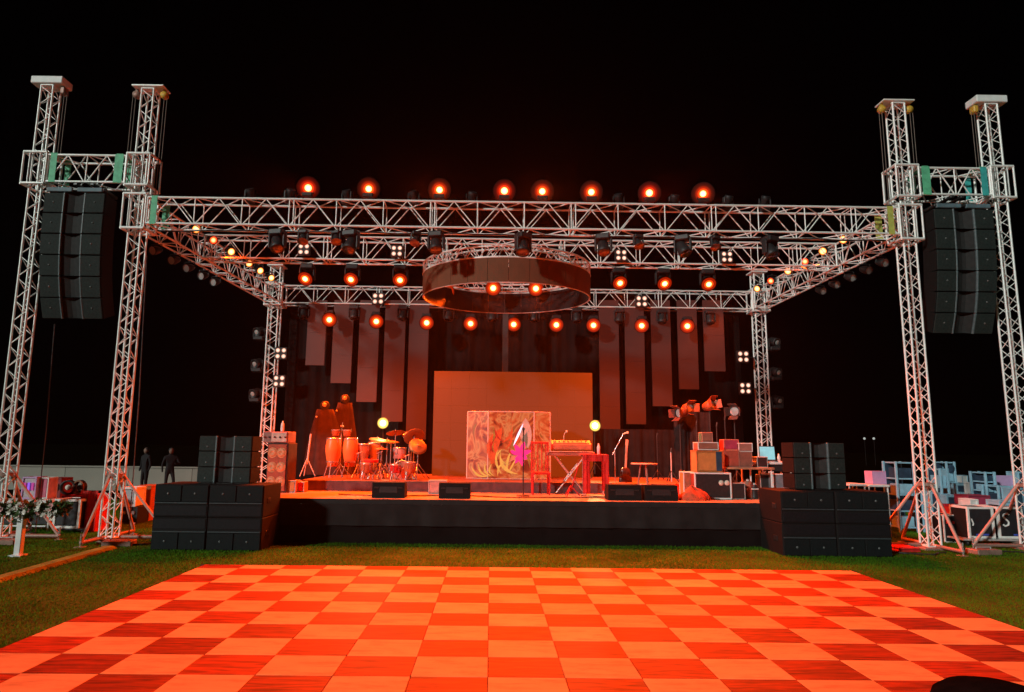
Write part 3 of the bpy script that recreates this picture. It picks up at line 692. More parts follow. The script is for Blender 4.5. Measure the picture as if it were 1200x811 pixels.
# ------------------------------------------------------------------ loudspeakers
def box_meshes(Wd, Hh, D):
    """one line-array cabinet, front at y=0, hinge line at its top: wings with grille and a recessed V horn"""
    r = {}
    a = Wd/2; b = Wd*.62/2
    poly = [(-a, 0), (a, 0), (a*.94, D), (-a*.94, D)]
    mb = MB(); n = 4
    V = [(x, y, -Hh+.012) for x, y in poly]+[(x, y, -.006) for x, y in poly]
    mb.add(V, [(3, 2, 1, 0), (4, 5, 6, 7)]+[(i, (i+1) % 4, 4+(i+1) % 4, 4+i) for i in range(1, 4)])
    # front left open for the horn; fill behind the wings
    cw = Wd*.17
    mb.add([(-a, 0, -Hh+.012), (-cw, 0, -Hh+.012), (-cw, 0, -.006), (-a, 0, -.006), (cw, 0, -Hh+.012), (a, 0, -Hh+.012), (a, 0, -.006), (cw, 0, -.006)], [(0, 1, 2, 3), (4, 5, 6, 7)])
    r['cabinet'] = mb.mesh('cabinet', CABP)
    wg = MB()
    g = Wd*.5-cw
    r['grille'] = MB().box((0, -.012, -Hh/2), (g*.95, .022, Hh*.95), .008).mesh('grille', mat('array grille', (.020, .028, .026), .75, 0, .3, 30, .2, bump=.3, bscale=220))
    r['rim'] = MB().box((0, -.006, -Hh/2), (.035, .05, Hh*.985), .008).mesh('horn_rim', mat('horn rim', (.10, .135, .145), .5, 0, .2, 14))
    hb = MB()
    hb.add([(-cw, 0, -Hh+.012), (-.04, .07, -Hh+.012), (-.04, .07, -.006), (-cw, 0, -.006), (cw, 0, -Hh+.012), (.04, .07, -Hh+.012), (.04, .07, -.006), (cw, 0, -.006)], [(0, 1, 2, 3), (5, 4, 7, 6), (1, 5, 6, 2)])
    r['horn'] = hb.mesh('horn', mat('horn black', (.030, .030, .030), .7, 0, .2, 14, .15))
    r['badge'] = MB().lathe([(.001, -.01), (.016, -.008), (.018, 0)], 10, q=Quaternion((1, 0, 0), math.pi/2).inverted()).mesh('badge', BADGE)
    r['g'] = g; r['cw'] = cw
    return r
_bx = box_meshes(1.22, .425, .46)
def array_box(parent, loc, rot, k=1.0, bm=None, lb=False):
    bm = bm or _bx
    c = obj('speaker_box', None, parent, loc, rot, (k, k, k))
    obj('cabinet', bm['cabinet'], c); obj('horn', bm['horn'], c)
    for s in (-1, 1):
        gx = s*(bm['cw']+bm['g']/2); obj('grille', bm['grille'], c, (gx, 0, 0)); obj('horn_rim', bm['rim'], c, (s*bm['cw'], 0, 0))
        obj('badge', bm['badge'], c, (gx, -.026, -.2))
    return c
for (x0, x1, yt, lb) in ((53.5, 124, 226, 'hanging column of six black loudspeakers near the flower post'), (1092, 1164, 245, 'hanging column of six black loudspeakers above the flight cases')):
    p = at((x0+x1)/2, yt, 12.95)
    t = thing('line_array', lb, 'loudspeaker', (p.x, 12.95, p.z), group='hanging loudspeaker columns')
    boxpart(t, 'rigging_frame', (0, .22, .07), (1.16, .50, .06), BLACKM, .01)
    for s in (-1, 1): boxpart(t, 'frame_pad', (s*.30, -.02, .055), (.50, .06, .09), mat('blue grey bumper', (.10, .16, .19), .6), .01)
    for s in (-.4, .4): bar(t, 'sling', (s, .3, .1), (s, .37, ZB0-p.z), .012, ROPE, 5)
    yy, zz = 0.0, 0.0; ang = 0.0
    for i in range(6):
        array_box(t, (0, yy, zz), (ang, 0, 0))
        zz -= .425*math.cos(ang); yy += .425*math.sin(ang)
        # next box leans a little more towards the ground
        ang += R_((1.5, 3.0, 4.0, 5.0, 6.0, 0)[i])
# sub stacks
def sub_meshes(Wd, Hh, D, flip):
    r = {'cabinet': MB().box((0, D/2, Hh/2), (Wd-.006, D, Hh-.005), .012).mesh('cabinet', CABP)}
    zg = Hh*.72 if not flip else Hh*.28
    r['grille'] = MB().box((0, -.008, zg), (Wd*.475, .02, Hh*.50), .006).mesh('grille', GRILLE)
    zb = Hh*.435 if not flip else Hh*.565
    r['ledge'] = MB().box((0, -.012, zb), (Wd*.96, .035, .022), .006).mesh('ledge', TRIMG)
    zp = Hh*.20 if not flip else Hh*.80
    r['port'] = MB().box((0, -.003, zp), (Wd*.94, .012, Hh*.30), .004).mesh('port', mat('port black', (.008, .008, .010), .7, 0, .3, 20, .2))
    r['badge_z'] = zg
    return r
SW_, SH_, SD_ = .965, .568, 1.0
_sm = [sub_meshes(SW_, SH_, SD_, f) for f in (True, False)]
for x0, lb, yw in ((-5.93, 'bass cabinet', R_(2)), (5.20, 'mixing desk', R_(-2))):
    for r in range(2):
        for c in range(2):
            m = _sm[r]
            inner = (c == 1) == (x0 < 0)
            t = thing('subwoofer', '%s black subwoofer in the block of four beside the %s, on its %s column' % ('lower' if r == 0 else 'upper', lb, 'stage-side' if inner else 'lawn-side'), 'subwoofer', (x0+(c+.5)*SW_, 12.2+(0.03 if c == 0 and x0 > 0 else 0), .001+r*SH_), random.uniform(-.006, .006), 'subwoofers stacked beside the stage')
            obj('cabinet', m['cabinet'], t); obj('ledge', m['ledge'], t); obj('port', m['port'], t)
            for s in (-1, 1):
                obj('grille', m['grille'], t, (s*SW_*.245, 0, 0)); obj('badge', _bx['badge'], t, (s*SW_*.245, -.020, m['badge_z']), None, (1.1, 1.1, 1.1))
            for s in (-1, 1): part('handle', MB().box((s*(SW_/2-.002), SD_*.3, SH_*.5), (.012, .16, .09), .004), BLACKM, t)
_gx = box_meshes(1.02, .285, .44)
for x, lb, yw in ((-4.87, 'bass cabinet', R_(-6)), (6.09, 'mixing desk', R_(7))):
    t = thing('ground_array', 'short stack of three black loudspeakers on the subwoofer block beside the %s' % lb, 'loudspeaker', (x, 12.55, .001+2*SH_), yw, 'loudspeaker stacks on the subwoofers')
    for i in range(3): array_box(t, (0, 0, .285*(i+1)+.012), None, 1.0, _gx)
    boxpart(t, 'base_tray', (0, .22, .006), (.98, .42, .012), BLACKM, .003)

# stage wedges
def wedge(px0, px1, pyt, pyb, lb, Y=13.55):
    a = at(px0, pyb, Y); b = at(px1, pyb, Y); wd = b.x-a.x
    t = thing('stage_monitor', lb, 'stage monitor', ((a.x+b.x)/2, Y, SZ+.001), group='wedge monitors along the stage edge')
    h = .30
    part('cabinet', MB().prism([(0, 0), (.44, 0), (.44, .10), (.30, h), (0.02, h)], -wd/2, wd/2, 'X'), CABP, t)
    q = Matrix.Rotation(math.atan2(.14, .20), 3, 'X')
    part('grille', MB().box((0, .38, .21), (wd*.9, .012, .20), .004, q), GRILLE, t)
    part('rear_panel', MB().box((0, .006, .16), (wd*.55, .012, .12), .003), BLACKP, t)
    for s in (-1, 1): part('handle', MB().box((s*wd*.36, .004, .2), (.09, .014, .03), .004), BLACKM, t)
wedge(435.5, 474, 566, 583, 'black wedge monitor in front of the drum kit')
wedge(514, 551, 566, 584, 'black wedge monitor in front of the booth')
wedge(713, 752, 568, 586, 'black wedge monitor before the red draped table')
wedge(756, 795, 568, 586, 'black wedge monitor beside the red cloth heap')

# ------------------------------------------------------------------ things on the stage
def pbox(x0, y0, x1, y1, Y):
    """photo rectangle at depth Y -> centre x, bottom z, width, height"""
    a = at(x0, y1, Y); b = at(x1, y0, Y); return (a.x+b.x)/2, a.z, b.x-a.x, b.z-a.z
def stand_legs(t, n, r, h, m, rad=.012, ph=0.0, nm='stand_leg'):
    for i in range(n):
        a = ph+2*math.pi*i/n; bar(t, nm, (0, 0, h), (r*math.cos(a), r*math.sin(a), .012), rad, m, 6)

def case(x, Y, z, wd, d, h, lb, m=CABP, trim=ALU, face=None, lid=True, rz=0.0, tr=.03, group=None, cat='flight case', nm='flight_case', mark=None):
    """road case: body, edge rails on the front frame, ball corners, front panel, latches"""
    t = thing(nm, lb, cat, (x, Y, z+.002), rz, group)
    part('body', MB().box((0, d/2, h/2), (wd-tr*.5, d-tr*.5, h-tr*.5), .004), m, t)
    for s in (-1, 1):
        for yy in (0, d): boxpart(t, 'edge_rail', (s*(wd/2-tr/2), yy, h/2), (tr, tr, h-2*tr), trim, .004)
        boxpart(t, 'edge_rail', (s*(wd/2-tr/2), d/2, h-tr/2), (tr, d-tr, tr), trim, .004)
    for z_ in (tr/2, h-tr/2):
        for yy in (0, d): boxpart(t, 'edge_rail', (0, yy, z_), (wd, tr, tr), trim, .004)
    if face is not None: boxpart(t, 'front_panel', (0, -.003, h/2), (wd-2.6*tr, .02, h-2.6*tr), face, .004)
    if lid:
        boxpart(t, 'lid_seam', (0, -.006, h*.68), (wd-2*tr, .012, .014), trim, .003)
        for s in (-.25, .25): boxpart(t, 'latch', (s*wd, -.016, h*.66), (min(.09, wd*.16), .018, min(.09, h*.2)), CHROME, .004)
    if mark: mark(t, wd, h)
    return t

# bass cabinet with its amplifier head and a small bottle on it
X, z0, wd, h = pbox(309, 520, 339, 577, 14.7)
t = thing('bass_cabinet', 'tall bass cabinet with six round cones standing at the stage edge', 'amplifier', (X, 14.7, SZ+.002), R_(-10))
H_ = at(320, 519, 14.7).z-SZ
part('cabinet', MB().box((0, .22, H_/2), (wd, .42, H_), .012), mat('cabinet black tolex', (.05, .025, .02), .7), t)
part('baffle', MB().box((0, -.004, H_/2), (wd*.86, .02, H_*.94), .005), mat('cabinet baffle', (.45, .07, .03), .7, 0, .2, 9), t)  # red stage light worked into the baffle colour
cone = MB().lathe([(.001, .02), (.035, .022), (.045, .035), (.105, .0), (.118, -.012), (.125, -.004)], 20, q=Quaternion((1, 0, 0), math.pi/2)).mesh('cone', mat('speaker cone', (.75, .24, .10), .45, 0, .15, 14))  # cone colour also takes in the orange-red stage light
for r in range(3):
    for c in (-1, 1): obj('cone', cone, t, (c*wd*.21, -.025, H_*(.22+.29*r)), None, (.9, .9, .9))
t2 = thing('bass_amplifier', 'pale-faced amplifier head on top of the bass cabinet', 'amplifier', (X-.06, 14.68, SZ+H_+.004), R_(-10))
part('chassis', MB().box((0, .2, .12), (wd*1.18, .38, .24), .01), mat('amp chassis', (.30, .12, .10), .6), t2)
part('face_plate', MB().box((.09, -.001, .12), (wd*.72, .02, .20), .004), mat('amp face', (.70, .38, .30), .45), t2)
for i in range(5): part('knob', MB().lathe([(.001, -.03), (.018, -.03), (.020, 0)], 10, q=Quaternion((1, 0, 0), math.pi/2).inverted()), BLACKP, t2, (-.24+i*.12, -.012, .12))
tag(part('water_bottle', MB().lathe([(.001, 0), (.034, 0), (.036, .02), (.036, .14), (.028, .18), (.014, .205), (.014, .23), (.001, .232)], 14), WHITE, None, (X+.03, 14.85, SZ+H_+.246)), 'small white bottle standing on the bass amplifier', 'bottle')
# small equipment on the deck near it
for (x0, y0, x1, y1, Y, lb, m, f) in [(337, 559, 347, 573, 14.75, 'small pale rack unit with knobs beside the bass cabinet', mat('pink rack', (.6, .25, .22), .5), ORNG), (348, 560, 357, 572, 14.9, 'small orange box beside the pale rack unit', ORNG, RED), (502, 555, 524, 571, 14.75, 'low pale effects box on the deck before the screen', mat('effects pale', (.5, .25, .2), .5), mat('fx face', (.65, .30, .25), .5))]:
    X, z0, wd, h = pbox(x0, y0, x1, y1, Y); case(X, Y, SZ, wd, .3, h, lb, m, ALUD, f, False, tr=.02, cat='rack unit', nm='effects_rack')

# two cloth-draped lamp stands
def draped(px0, px1, pyt, Y, zb, lb, lean, seed):
    a = at(px0, 550, Y); b = at(px1, 550, Y); top = at((px0+px1)/2, pyt, Y).z; h = top-zb; wd = b.x-a.x
    t = thing('draped_stand', lb, 'draped stand', ((a.x+b.x)/2, Y, zb+.002), group=None)
    rr = random.Random(seed); prof = []
    V = []; F = []; n = 40; K = 9; ph = rr.uniform(0, 6)
    for k in range(K+1):
        f_ = k/K; z = h*f_; R0 = (wd/2)*(1-.62*f_**1.3)
        for i in range(n):
            an = 2*math.pi*i/n; r = R0*(1+(.13*(1-f_)+.03)*math.sin(7*an+ph+1.5*f_)+.05*math.sin(13*an+ph))
            V.append((r*math.cos(an)+lean*f_, r*math.sin(an)*.7, z))
    for k in range(K):
        for i in range(n): F.append((k*n+i, k*n+(i+1) % n, (k+1)*n+(i+1) % n, (k+1)*n+i))
    F.append(tuple(K*n+i for i in range(n)))
    part('drape', MB().add(V, F, True), mat('brown black drape', (.030, .014, .011), .95, 0, .35, 5), t)
    part('lamp_head', MB().lathe([(.001, -.16), (.10, -.15), (.13, -.05), (.13, .10), (.11, .12), (.001, .10)], 16, q=Vector((.2, -1, -.1)).to_track_quat('Z', 'Y')), BLACKP, t, (lean, -.05, h+.10))
    part('lamp_glass', MB().lathe([(.001, .02), (.05, .012), (.062, 0)], 12, q=Vector((.2, -1, -.1)).to_track_quat('Z', 'Y')), GLASSG, t, (lean+.02, -.19, h+.12))
    part('knob', MB().lathe([(.001, -.03), (.028, -.02), (.028, .02), (.001, .03)], 10), GLASSG, t, (lean-.2, -.12, h*.88))
draped(358, 408, 480, 18.4, RZ, 'lower slanted stand under dark cloth behind the congas', -.12, 4)
draped(378, 420, 472, 18.9, RZ, 'taller lamp stand under dark cloth behind the congas', .05, 9)
p = at(359, 556, 17.0)
t = thing('white_tripod', 'slim pale upright stand beside the draped lamp stands', 'stand', (p.x, 17.0, RZ+.002)); bar(t, 'pole', (0, 0, .3), (.06, 0, 1.05), .022, mat('pale stand paint', (.55, .50, .50), .5)); stand_legs(t, 3, .22, .45, ALUD)

# congas with bongos
def drum(nm, lb, cat, x, Y, z, prof, m, hoop_r, hz, extras=None, tilt=0):
    t = thing(nm, lb, cat, (x, Y, z))
    part('shell', MB().lathe(prof, 20), m, t)
    part('skin', MB().lathe([(.001, hz+.004), (hoop_r*.96, hz)], 20), CREAM, t)
    part('hoop', MB().lathe([(hoop_r, hz-.035), (hoop_r+.012, hz-.03), (hoop_r+.012, hz+.004), (hoop_r-.006, hz+.008)], 20), CHROME, t)
    for i in range(6):
        a = i*math.pi/3+.3; bar(t, 'tuning_rod', ((hoop_r+.012)*math.cos(a), (hoop_r+.012)*math.sin(a), hz-.16), ((hoop_r+.008)*math.cos(a), (hoop_r+.008)*math.sin(a), hz-.02), .006, CHROME, 5)
    return t
CONG = mat('orange conga shell', (.75, .20, .05), .35, 0, .12, 5)
DY = 16.6
for px, lb in ((389.5, 'orange conga drum beside the draped stand'), (410, 'orange conga drum beside the slim tall drums')):
    p = at(px, 548, DY); zb = RZ+.27
    t = drum('conga_drum', lb, 'drum', p.x, DY, zb, [(.001, 0), (.115, 0), (.13, .05), (.185, .35), (.19, .45), (.165, .62), (.155, .68)], CONG, .155, .68); t['group'] = 'congas'
    for i in range(3):
        a = i*2*math.pi/3+.5; bar(t, 'stand_leg', (.13*math.cos(a), .13*math.sin(a), .12), (.27*math.cos(a), .27*math.sin(a), -.262), .013, CHROME, 6)
    bar(t, 'stand_ring', (0, 0, .10), (0, 0, .125), .155, CHROME, 16)
p = at(399.5, 512, DY+.25)
t = thing('bongo_pair', 'pair of small red bongos on a chrome stand above the congas', 'drum', (p.x, DY+.28, RZ+.002))
bar(t, 'pole', (0, 0, .25), (0, 0, 1.02), .018, CHROME); stand_legs(t, 3, .30, .32, CHROME)
for s in (-1, 1):
    o = part('shell', MB().lathe([(.001, 0), (.085, 0), (.11, .16)], 16), WOODR, t, (s*.14, 0, 1.0)); part('skin', MB().lathe([(.001, .164), (.108, .16)], 16), CREAM, o); part('hoop', MB().lathe([(.11, .13), (.118, .13), (.118, .163)], 16), CHROME, o)
bar(t, 'cowbell_rod', (0, 0, 1.0), (.02, 0, 1.34), .008, CHROME, 6); boxpart(t, 'cowbell', (.02, -.04, 1.25), (.07, .09, .05), BRASS, .008)
# goblet and tall drums
for px, Y, r, h, m, lb in ((425.5, 16.7, .15, .74, WOODR, 'red goblet-shaped drum beside the congas'), (437.5, 16.9, .14, .78, mat('amber drum shell', (.70, .38, .14), .4), 'amber goblet-shaped drum beside the red one')):
    p = at(px, 556, Y)
    t = drum('goblet_drum', lb, 'drum', p.x, Y, RZ+.08, [(.001, 0), (r*.75, 0), (r*.55, h*.25), (r*.5, h*.42), (r*.85, h*.66), (r*1.0, h*.85), (r, h)], m, r, h)
    stand_legs(t, 3, .28, .0, CHROME); 
    for i in range(3):
        a = i*2.094; bar(t, 'stand_leg', (r*.6*math.cos(a), r*.6*math.sin(a), .35), (.26*math.cos(a), .26*math.sin(a), -.072), .012, CHROME, 6)
# cymbal stands
def cymbal(px, Y, h, r, tilt, lb, zb=RZ, m=BRASS):
    p = at(px, 555, Y); t = thing('cymbal_stand', lb, 'cymbal', (p.x, Y, zb+.002))
    bar(t, 'pole', (0, 0, .15), (0, 0, h), .014, CHROME); stand_legs(t, 3, .30, .38, CHROME, ph=.4)
    part('cymbal', MB().lathe([(.001, .035), (.03, .03), (.05, .012), (r*.7, -.006), (r, -.022), (r*.98, -.026), (.05, .006)], 24), m, t, (0, 0, h), (tilt, tilt*.6, 0))
    bar(t, 'wing_nut', (0, 0, h), (0, 0, h+.07), .012, CHROME, 6)
cymbal(452.5, 16.5, .90, .30, .10, 'flat cymbal on a chrome stand before the yellow spotlight')
cymbal(484, 16.7, 1.02, .26, -.75, 'steeply tilted cymbal at the end of the drum kit')
cymbal(478.5, 17.4, 1.05, .20, .5, 'small bright cymbal tilted beside the timbale', m=CHROME)
cymbal(441, 17.3, .95, .22, .2, 'small cymbal behind the amber goblet drum')
# timbale with chrome shell
p = at(468, 540, 16.4)
t = drum('timbale_drum', 'chrome-shelled drum on a stand in the middle of the kit', 'drum', p.x, 16.4, RZ+.48, [(.001, 0), (.15, 0), (.15, .26)], mat('pale chrome shell', (.70, .55, .52), .3, .5), .15, .26)
for i in range(3):
    a = i*2.094+.3; bar(t, 'stand_leg', (.05*math.cos(a), .05*math.sin(a), .0), (.28*math.cos(a), .28*math.sin(a), -.47), .012, CHROME, 6)
# red tom and bass drum low in the kit
p = at(469, 556, 16.15)
t = thing('bass_drum', 'small red bass drum lying low in the drum kit', 'drum', (p.x+.05, 16.3, RZ+.002)); q = Quaternion((1, 0, 0), math.pi/2)
part('shell', MB().lathe([(.20, -.17), (.215, -.16), (.215, .16), (.20, .17)], 22, q=q), WOODR, t, (0, 0, .22)); part('skin', MB().lathe([(.001, .16), (.2, .16)], 22, q=q), mat('red drum skin', (.55, .16, .10), .5), t, (0, 0, .22))
part('hoop', MB().lathe([(.205, .15), (.228, .15), (.228, .185), (.205, .185)], 22, q=q), CHROME, t, (0, 0, .22))
for s in (-1, 1): bar(t, 'spur', (s*.2, -.12, .12), (s*.28, -.2, .01), .010, CHROME, 6)
p = at(434, 560, 16.0)
t = thing('percussion_seat', 'round red padded stool among the tall drums', 'stool', (p.x, 16.0, RZ+.002)); part('seat', MB().lathe([(.001, .46), (.15, .46), (.17, .44), (.17, .40), (.14, .385), (.001, .385)], 18), RED, t); bar(t, 'pole', (0, 0, .15), (0, 0, .39), .018, CHROME); stand_legs(t, 3, .24, .25, CHROME)

cymbal(462, 17.2, 1.12, .24, -.25, 'high cymbal over the chrome-shelled drum')
cymbal(489, 16.2, .78, .22, .9, 'low cymbal turned almost upright at the kit end')
cymbal(446, 16.2, .72, .18, .05, 'low small cymbal before the amber goblet drum')
for px, Y, h_, lb in ((443, 16.1, .62, 'bare chrome stand between the amber drum and the low cymbal'), (457, 16.9, .85, 'bare chrome stand behind the flat cymbal'), (475, 16.0, .55, 'short chrome stand before the small bass drum'), (481, 17.0, .9, 'bare chrome stand beside the tilted cymbal'), (419, 16.3, .6, 'short chrome stand between the congas and the red goblet drum')):
    p = at(px, 556, Y); t = thing('hardware_stand', lb, 'stand', (p.x, Y, RZ+.002)); bar(t, 'pole', (0, 0, .1), (0, 0, h_), .013, CHROME); stand_legs(t, 3, .24, .34, CHROME, ph=px); bar(t, 'tilter', (-.05, 0, h_-.02), (.09, 0, h_+.03), .012, CHROME, 6)
for px, Y, r, h_, m, lb in ((429, 15.9, .13, .22, WOODR, 'small red tom drum low before the goblet drums'), (463, 15.85, .12, .20, RED, 'small red snare drum low before the kit'), (480, 15.8, .13, .26, WOODR, 'red floor tom at the front of the kit')):
    p = at(px, 558, Y); t = drum('tom_drum', lb, 'drum', p.x, Y, RZ+.16, [(.001, 0), (r, 0), (r, h_)], m, r, h_)
    for i in range(3): a = i*2.094; bar(t, 'stand_leg', (r*math.cos(a), r*math.sin(a), .05), (r*1.25*math.cos(a), r*1.25*math.sin(a), -.155), .010, CHROME, 6)

# small yellow spotlights on stands
for px, py, Y, lb in ((449, 496, 18.0, 'small bright yellow lamp on a stand behind the drum kit'), (697, 499, 18.0, 'small bright yellow lamp on a stand behind the keyboards')):
    p = at(px, py, Y); t = thing('yellow_lamp', lb, 'stage lamp', (p.x, Y, RZ+.002)); h = p.z-RZ
    bar(t, 'pole', (0, .06, .1), (0, .06, h-.06), .018, BLACKM); stand_legs(t, 3, .3, .4, BLACKM)
    part('can', MB().lathe([(.001, -.14), (.06, -.13), (.10, .0), (.10, .04), (.09, .04)], 14, q=Vector((0, -1, 0)).to_track_quat('Z', 'Y')), BLACKM, t, (0, .0, h))
    V = [(0, 0, .12)]; _m = _hm['lenso'].copy(); _m.materials.clear(); _m.materials.append(LENS_Y)
    obj('lens', _m, t, (0, -.035, h), Vector((0, -1, 0)).to_track_quat('Z', 'Y'), (.15, .15, .06))
    part('halo_disc_bowl', MB().lathe([(.08, .02), (.12, .03), (.152, .035), (.158, .04), (.152, .045)], 20, q=Vector((0, -1, 0)).to_track_quat('Z', 'Y')), BLACKM, t, (0, 0, h))  # added bowl behind the enlarged flare disc
    spot(t, (0, -.22, h), (0, -1, -.05), 90, (1, .82, .3), 120, .9)

# faceted booth
BY = 16.9
p0 = at(547, 560, BY); p1 = at(645, 560, BY); BH = at(596, 483, BY).z-RZ
bt = thing('dj_booth', 'faceted booth front printed with orange leaves and magenta flower, white glare painted on', 'booth', ((p0.x+p1.x)/2, BY, RZ+.002))
bw = p1.x-p0.x; pts = [(-bw/2, .10), (-bw*.25, -.12), (bw*.30, -.12), (bw/2, .10)]
facets = []
for (xa, ya), (xb, yb) in zip(pts[:-1], pts[1:]):
    L = math.hypot(xb-xa, yb-ya); rz = math.atan2(yb-ya, xb-xa); n = 2 if L > 1 else 1
    for k in range(n):
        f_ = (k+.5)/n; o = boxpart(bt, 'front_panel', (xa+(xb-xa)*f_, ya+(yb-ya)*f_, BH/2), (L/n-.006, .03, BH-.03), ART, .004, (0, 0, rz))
for (xa, ya) in pts: bar(bt, 'frame_post', (xa, ya, .0), (xa, ya, BH), .022, mat('booth frame', (.62, .45, .38), .4))
for (xa, ya), (xb, yb) in zip(pts[:-1], pts[1:]):
    for z_ in (.012, BH): bar(bt, 'frame_rail', (xa, ya, z_), (xb, yb, z_), .016, mat('booth frame', (.62, .45, .38), .4))
boxpart(bt, 'table_top', (0, .35, BH-.02), (bw*.92, .6, .04), BLACKP, .006)
def leaf(x, z, L, wd, ang, m, yoff=-.14, curve=0.0, nm='printed_leaf'):
    P_ = []; n = 7
    for i in range(n+1):
        f_ = i/n; P_.append((f_*L, math.sin(math.pi*f_)**.8*wd/2+curve*math.sin(math.pi*f_)))
    for i in range(n-1, 0, -1):
        f_ = i/n; P_.append((f_*L, -math.sin(math.pi*f_)**.8*wd/2+curve*math.sin(math.pi*f_)))
    c, s_ = math.cos(ang), math.sin(ang); Q = [(x+u*c-v*s_, z+u*s_+v*c) for u, v in P_]
    part(nm, MB().prism(Q, yoff, yoff+.004, 'Y'), m, bt)
leaf(.10, .80, .62, .055, R_(66), GLARE, -.1515)  # white streak: painted glare, not part of the leaf pattern
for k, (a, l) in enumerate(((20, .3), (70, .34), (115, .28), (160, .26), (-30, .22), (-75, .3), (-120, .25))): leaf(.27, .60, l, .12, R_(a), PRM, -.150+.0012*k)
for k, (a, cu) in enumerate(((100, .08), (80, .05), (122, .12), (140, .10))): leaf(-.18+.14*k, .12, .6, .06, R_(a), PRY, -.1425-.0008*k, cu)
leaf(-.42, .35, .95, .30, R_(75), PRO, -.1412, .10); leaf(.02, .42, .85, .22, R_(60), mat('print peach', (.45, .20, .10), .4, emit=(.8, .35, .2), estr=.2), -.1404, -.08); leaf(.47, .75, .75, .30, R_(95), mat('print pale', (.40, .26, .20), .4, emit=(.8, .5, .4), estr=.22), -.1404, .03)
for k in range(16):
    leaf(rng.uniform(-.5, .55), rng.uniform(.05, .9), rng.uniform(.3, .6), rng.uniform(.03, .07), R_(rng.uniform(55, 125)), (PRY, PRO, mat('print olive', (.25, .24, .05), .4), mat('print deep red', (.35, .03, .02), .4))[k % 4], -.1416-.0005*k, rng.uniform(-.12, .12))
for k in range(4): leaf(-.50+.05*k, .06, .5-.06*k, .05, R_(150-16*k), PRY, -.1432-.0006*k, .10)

# keyboards
KY = 15.1
x0, z0, wd, h = pbox(641, 528, 697, 534, KY)
t = thing('keyboard', 'long stage keyboard lying on the lower tier of the crossed stand', 'keyboard', (x0, KY, z0)); kz = z0
part('body', MB().box((0, .16, .045), (wd, .32, .09), .015), mat('keyboard body', (.42, .14, .10), .4), t)
part('key_bed', MB().box((0, .02, .093), (wd*.92, .14, .01), .003), CREAM, t)
for i in range(18): part('black_key', MB().box((-wd*.44+i*wd*.052, .05, .104), (.012, .08, .012)), BLACKP, t)
x1, z1, wd1, h1 = pbox(646, 513, 693, 526, KY+.3)
t = thing('synthesizer', 'shorter synthesizer tilted on the upper tier of the crossed stand', 'keyboard', (x1, KY+.30, z1))
part('body', MB().box((0, .12, .09), (wd1, .30, .14), .015, Matrix.Rotation(R_(18), 3, 'X')), mat('synth body', (.62, .20, .10), .4), t)
part('control_panel', MB().box((0, .05, .155), (wd1*.9, .12, .01), .003, Matrix.Rotation(R_(18), 3, 'X')), mat('synth panel', (.5, .25, .15), .4), t)
for i in range(8): part('knob', MB().lathe([(.016, 0), (.014, .02), (.001, .02)], 8), BLACKP, t, (-wd1*.4+i*wd1*.11, .06, .165))
t = thing('keyboard_stand', 'crossed black and chrome stand holding both keyboards', 'stand', (x0, KY+.2, SZ+.002)); kh = kz-SZ
for yy in (-.08, .22):
    bar(t, 'cross_leg', (-.32, yy, .02), (.32, yy, kh-.02), .018, CHROME); bar(t, 'cross_leg', (.32, yy+.04, .02), (-.32, yy+.04, kh-.02), .018, CHROME)
for s in (-1, 1): bar(t, 'top_rail', (s*.32, -.15, kh-.015), (s*.32, .3, kh-.015), .014, CHROME); bar(t, 'foot_bar', (s*.32, -.25, .018), (s*.32, .42, .018), .016, BLACKM); bar(t, 'upper_arm', (s*.28, .3, kh-.02), (s*.28, .34, z1-SZ+.0), .014, CHROME)
tag(part('goose_mic', MB().path([(0, 0, 0), (0, 0, .1), (.02, -.02, .16), (.06, -.04, .18)], .008).lathe([(.001, 0), (.022, .01), (.024, .04), (.001, .06)], 10, (.06, -.04, .17)), CREAM, None, (at(661, 511, KY+.4).x, KY+.45, z1+.20)), 'small bent microphone rising from the synthesizer', 'microphone')
# red chair with slatted back beside the booth
x0, z0, wd, h = pbox(624, 517, 643, 566, 15.0)
t = thing('slatted_chair', 'red chair with tall slatted back between booth and keyboards', 'chair', (x0, 15.0, SZ+.002)); h = at(633, 519, 15.0).z-SZ
for s in (-1, 1): bar(t, 'back_post', (s*wd/2, .2, 0), (s*wd/2, .26, h), .02, RED); bar(t, 'leg', (s*wd/2, -.2, 0), (s*wd/2, -.2, .46), .018, RED)
for i in range(4): bar(t, 'back_slat', (-wd/2+wd*(i+.5)/4*1.0, .215, .46), (-wd/2+wd*(i+.5)/4, .255, h-.03), .013, RED)
bar(t, 'top_rail', (-wd/2-.02, .26, h), (wd/2+.02, .26, h), .022, RED); boxpart(t, 'seat', (0, 0, .46), (wd+.04, .46, .05), RED, .015)
